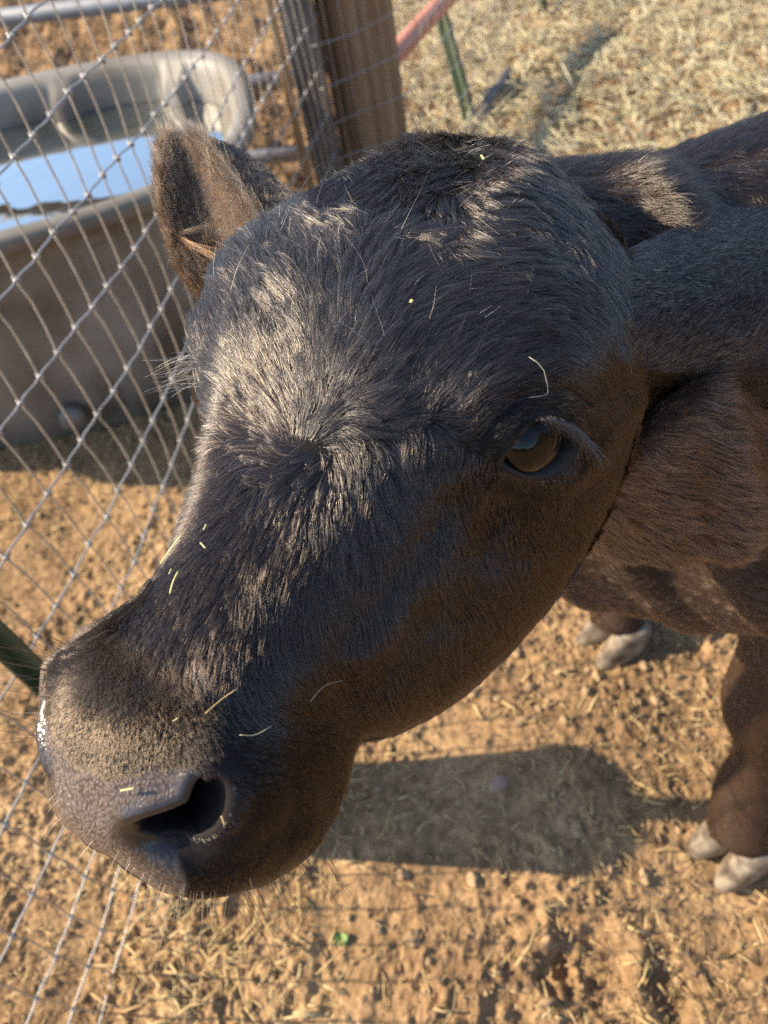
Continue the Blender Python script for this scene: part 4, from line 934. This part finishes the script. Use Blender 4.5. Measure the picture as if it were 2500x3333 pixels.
whisk('whiskers', [(720, 2900), (900, 2840), (1020, 2750), (1090, 2640), (1120, 2560)], 60, .032, 3, MAT['hair'], .00010, .5, dirpx=(.5, .8))
whisk('whiskers', [(140, 2450), (150, 2350), (180, 2230), (260, 2140), (300, 2120)], 34, .042, 4, MAT['hair'], .00010, .6, dirpx=(-.9, -.4))
whisk('whiskers', [(655, 1150), (652, 1250)], 40, .03, 5, MAT['whisker'], .00008, .4, dirpx=(-1, .3))
# rusty strand stuck to the far ear
def rust():
    r = np.random.default_rng(4); out = []
    for _ in range(20):
        a = udp(560 + r.normal(0, 5), 762 + r.normal(0, 5), .545); b = udp(640 + r.normal(0, 8), 800 + r.normal(0, 8), .535); c = udp(755 + r.normal(0, 24), 862 + r.normal(0, 20), .525)
        P = np.array([a, b, c]); out.append(np.stack([spl(np.linspace(0, 2, 8), np.arange(3), P[:, k]) for k in range(3)], -1))
    for _ in range(10):
        P = np.array([udp(560 + r.normal(0, 4), 765 + r.normal(0, 4), .545), udp(640 + r.normal(0, 6), 742 + r.normal(0, 6), .54), udp(715 + r.normal(0, 12), 722 + r.normal(0, 12), .54)]); out.append(np.stack([spl(np.linspace(0, 2, 8), np.arange(3), P[:, k]) for k in range(3)], -1))
    for x, y in ((532, 740), (540, 800), (615, 835)):
        for _ in range(8):
            P = np.array([udp(575 + (x > 600) * 50, 768 + (x > 600) * 30, .543), udp((575 + x) / 2 + r.normal(0, 5), (768 + y) / 2, .54), udp(x + r.normal(0, 4), y + r.normal(0, 4), .54)]); out.append(np.stack([spl(np.linspace(0, 2, 8), np.arange(3), P[:, k]) for k in range(3)], -1))
    make_hair('matted_ear_strand', np.array(out),   .00011, MAT['redhair'], calf, .4)
rust()

# ------------------------------------------------------------------ bits of hay stuck to the face
def fleck(pxs, label, w=.0009, mat='fleck'):
    P = []
    for x, y in pxs: i = surf_at(x, y); P.append(HW_[i] + HN2[i] * .0035)
    P = np.array(P)
    root = None; m = MB(); t = np.linspace(0, len(P) - 1, 8); Q = np.stack([spl(t, np.arange(len(P)), P[:, k]) for k in range(3)], -1)
    m.tube(Q, w * .45, 6, sy=.4); o = m.build('hay_bit', MAT[mat]); tag(o, label, 'hay bit', 'bits of hay stuck to the calf')
fleck([(540, 1845), (575, 1800), (612, 1752)], 'long pale green hay blade on the left edge of the nose bridge', .0013)
fleck([(565, 1935), (575, 1905), (592, 1870)], 'pale yellow hay stick lying below the long green blade on the nose bridge', .0010)
fleck([(668, 1775), (682, 1795)], 'tiny pale hay crumb just right of the long green blade')
fleck([(688, 1718), (680, 1735)], 'short hay crumb above the long green blade', .0008)
fleck([(572, 1862), (566, 1878)], 'tiny hay crumb between the green blade and the yellow stick', .0006)
fleck([(1345, 1010), (1350, 1000)], 'small pale yellow hay flake in the middle of the forehead hair', .0022)
fleck([(1568, 530), (1576, 545)], 'green hay crumb in the tuft at the poll', .0016)
fleck([(668, 2325), (715, 2280), (768, 2240)], 'thin straight hay stalk on the side of the muzzle', .0005, 'straw')
fleck([(765, 2390), (810, 2388), (860, 2360)], 'curved white hair-thin hay thread above the side of the muzzle', .0004, 'hay')
fleck([(1005, 2275), (1045, 2225), (1105, 2207)], 'curved pale hay thread on the cheek behind the muzzle', .0004, 'hay')
fleck([(410, 2556), (450, 2550)], 'green hay crumb on the wet nose above the nostril', .0012)
fleck([(727, 2622), (732, 2640)], 'brown hay crumb right of the nostril', .0010, 'straw')
fleck([(1000, 2830), (1012, 2862)][:1] + [(806, 2832), (812, 2862)], 'thin hay sliver low on the dark lip', .0006, 'straw') if False else fleck([(803, 2826), (812, 2862)], 'thin hay sliver low on the dark lip', .0009, 'straw')
fleck([(568, 2345), (585, 2335)], 'yellow hay crumb on the brown muzzle hair', .0008)
fleck([(1705, 1300), (1745, 1290), (1752, 1255), (1735, 1215), (1705, 1185)], 'curled pale thread above the eye', .00035, 'hay')

def bucket():  # added bucket, out of view, there only to shade the ground below the jaw
    c = np.array([-.385, .51, .125]); root = empty('shade_bucket', c); tag(root, 'unseen black bucket added behind the muzzle to cast shade on the ground', 'bucket')
    m = MB(); V = []; th = np.arange(48) * 2 * np.pi / 48
    for r_, z in ((.0001, 0), (.075, 0), (.080, .004), (.098, .28), (.104, .285), (.104, .296), (.096, .296), (.092, .28), (.072, .012), (.0001, .010)): V.append(np.stack([c[0] + r_ * np.cos(th), c[1] + r_ * np.sin(th), np.full(48, c[2] + z)], -1))
    m.add(np.concatenate(V), grid_quads(len(V), 48, True)); m.build('tub', MAT['rubber'], root)
MAT['rubber'] = noise_mat('black_rubber', [(.3, (.012, .012, .012)), (.7, (.03, .028, .026))], 20, rough=.6, bump=.1, bdist=.001)
bucket()

# weed and pebble on the ground
def weed():
    c = unp(1110, 3060); c[2] = gz(c[0], c[1]); root = empty('weed_plant', c); tag(root, 'small green leafy weed sprouting from the dirt below the muzzle', 'weed')
    r = np.random.default_rng(6)
    for k in range(16):
        a = r.uniform(0, 6.28); l = r.uniform(.010, .026); e = r.uniform(.2, 1.2); w = l * .28
        d = np.array([math.cos(a) * math.cos(e), math.sin(a) * math.cos(e), math.sin(e)]); s = np.array([-math.sin(a), math.cos(a), 0]); V = []
        for t in np.linspace(0, 1, 7):
            ww = w * math.sin(math.pi * min(t * .9 + .08, 1)) * (1 + .25 * math.sin(t * 20)); p = c + d * l * t + np.array([0, 0, -.4 * l * t * t]); V += [p - s * ww, p + np.array([0, 0, -.15 * ww]), p + s * ww]
        m = MB(); m.add(V, grid_quads(7, 3)); o = m.build('leaf', MAT['weed'], root); o.modifiers.new('s', 'SOLIDIFY').thickness = .0006
weed()
def pebble(px, py, s, label, mat, seed):
    c = unp(px, py); c[2] = gz(c[0], c[1]); bm = bmesh.new(); bmesh.ops.create_icosphere(bm, subdivisions=4, radius=1)
    V = np.array([v.co for v in bm.verts]); k = 1 + .34 * sines(V, 2.6, seed, 3)
    for v, kk in zip(bm.verts, k): v.co = Vector((v.co.x * s * kk * 1.25, v.co.y * s * kk, v.co.z * s * .7 * kk))
    me = bpy.data.meshes.new('pebble'); bm.to_mesh(me); bm.free(); o = link('pebble', me, MAT[mat]); o.location = tuple(c + [0, 0, s * .08]); tag(o, label, 'stone')
pebble(1622, 2560, .013, 'reddish pebble lying in the dirt between muzzle and hooves', 'stone', 3)
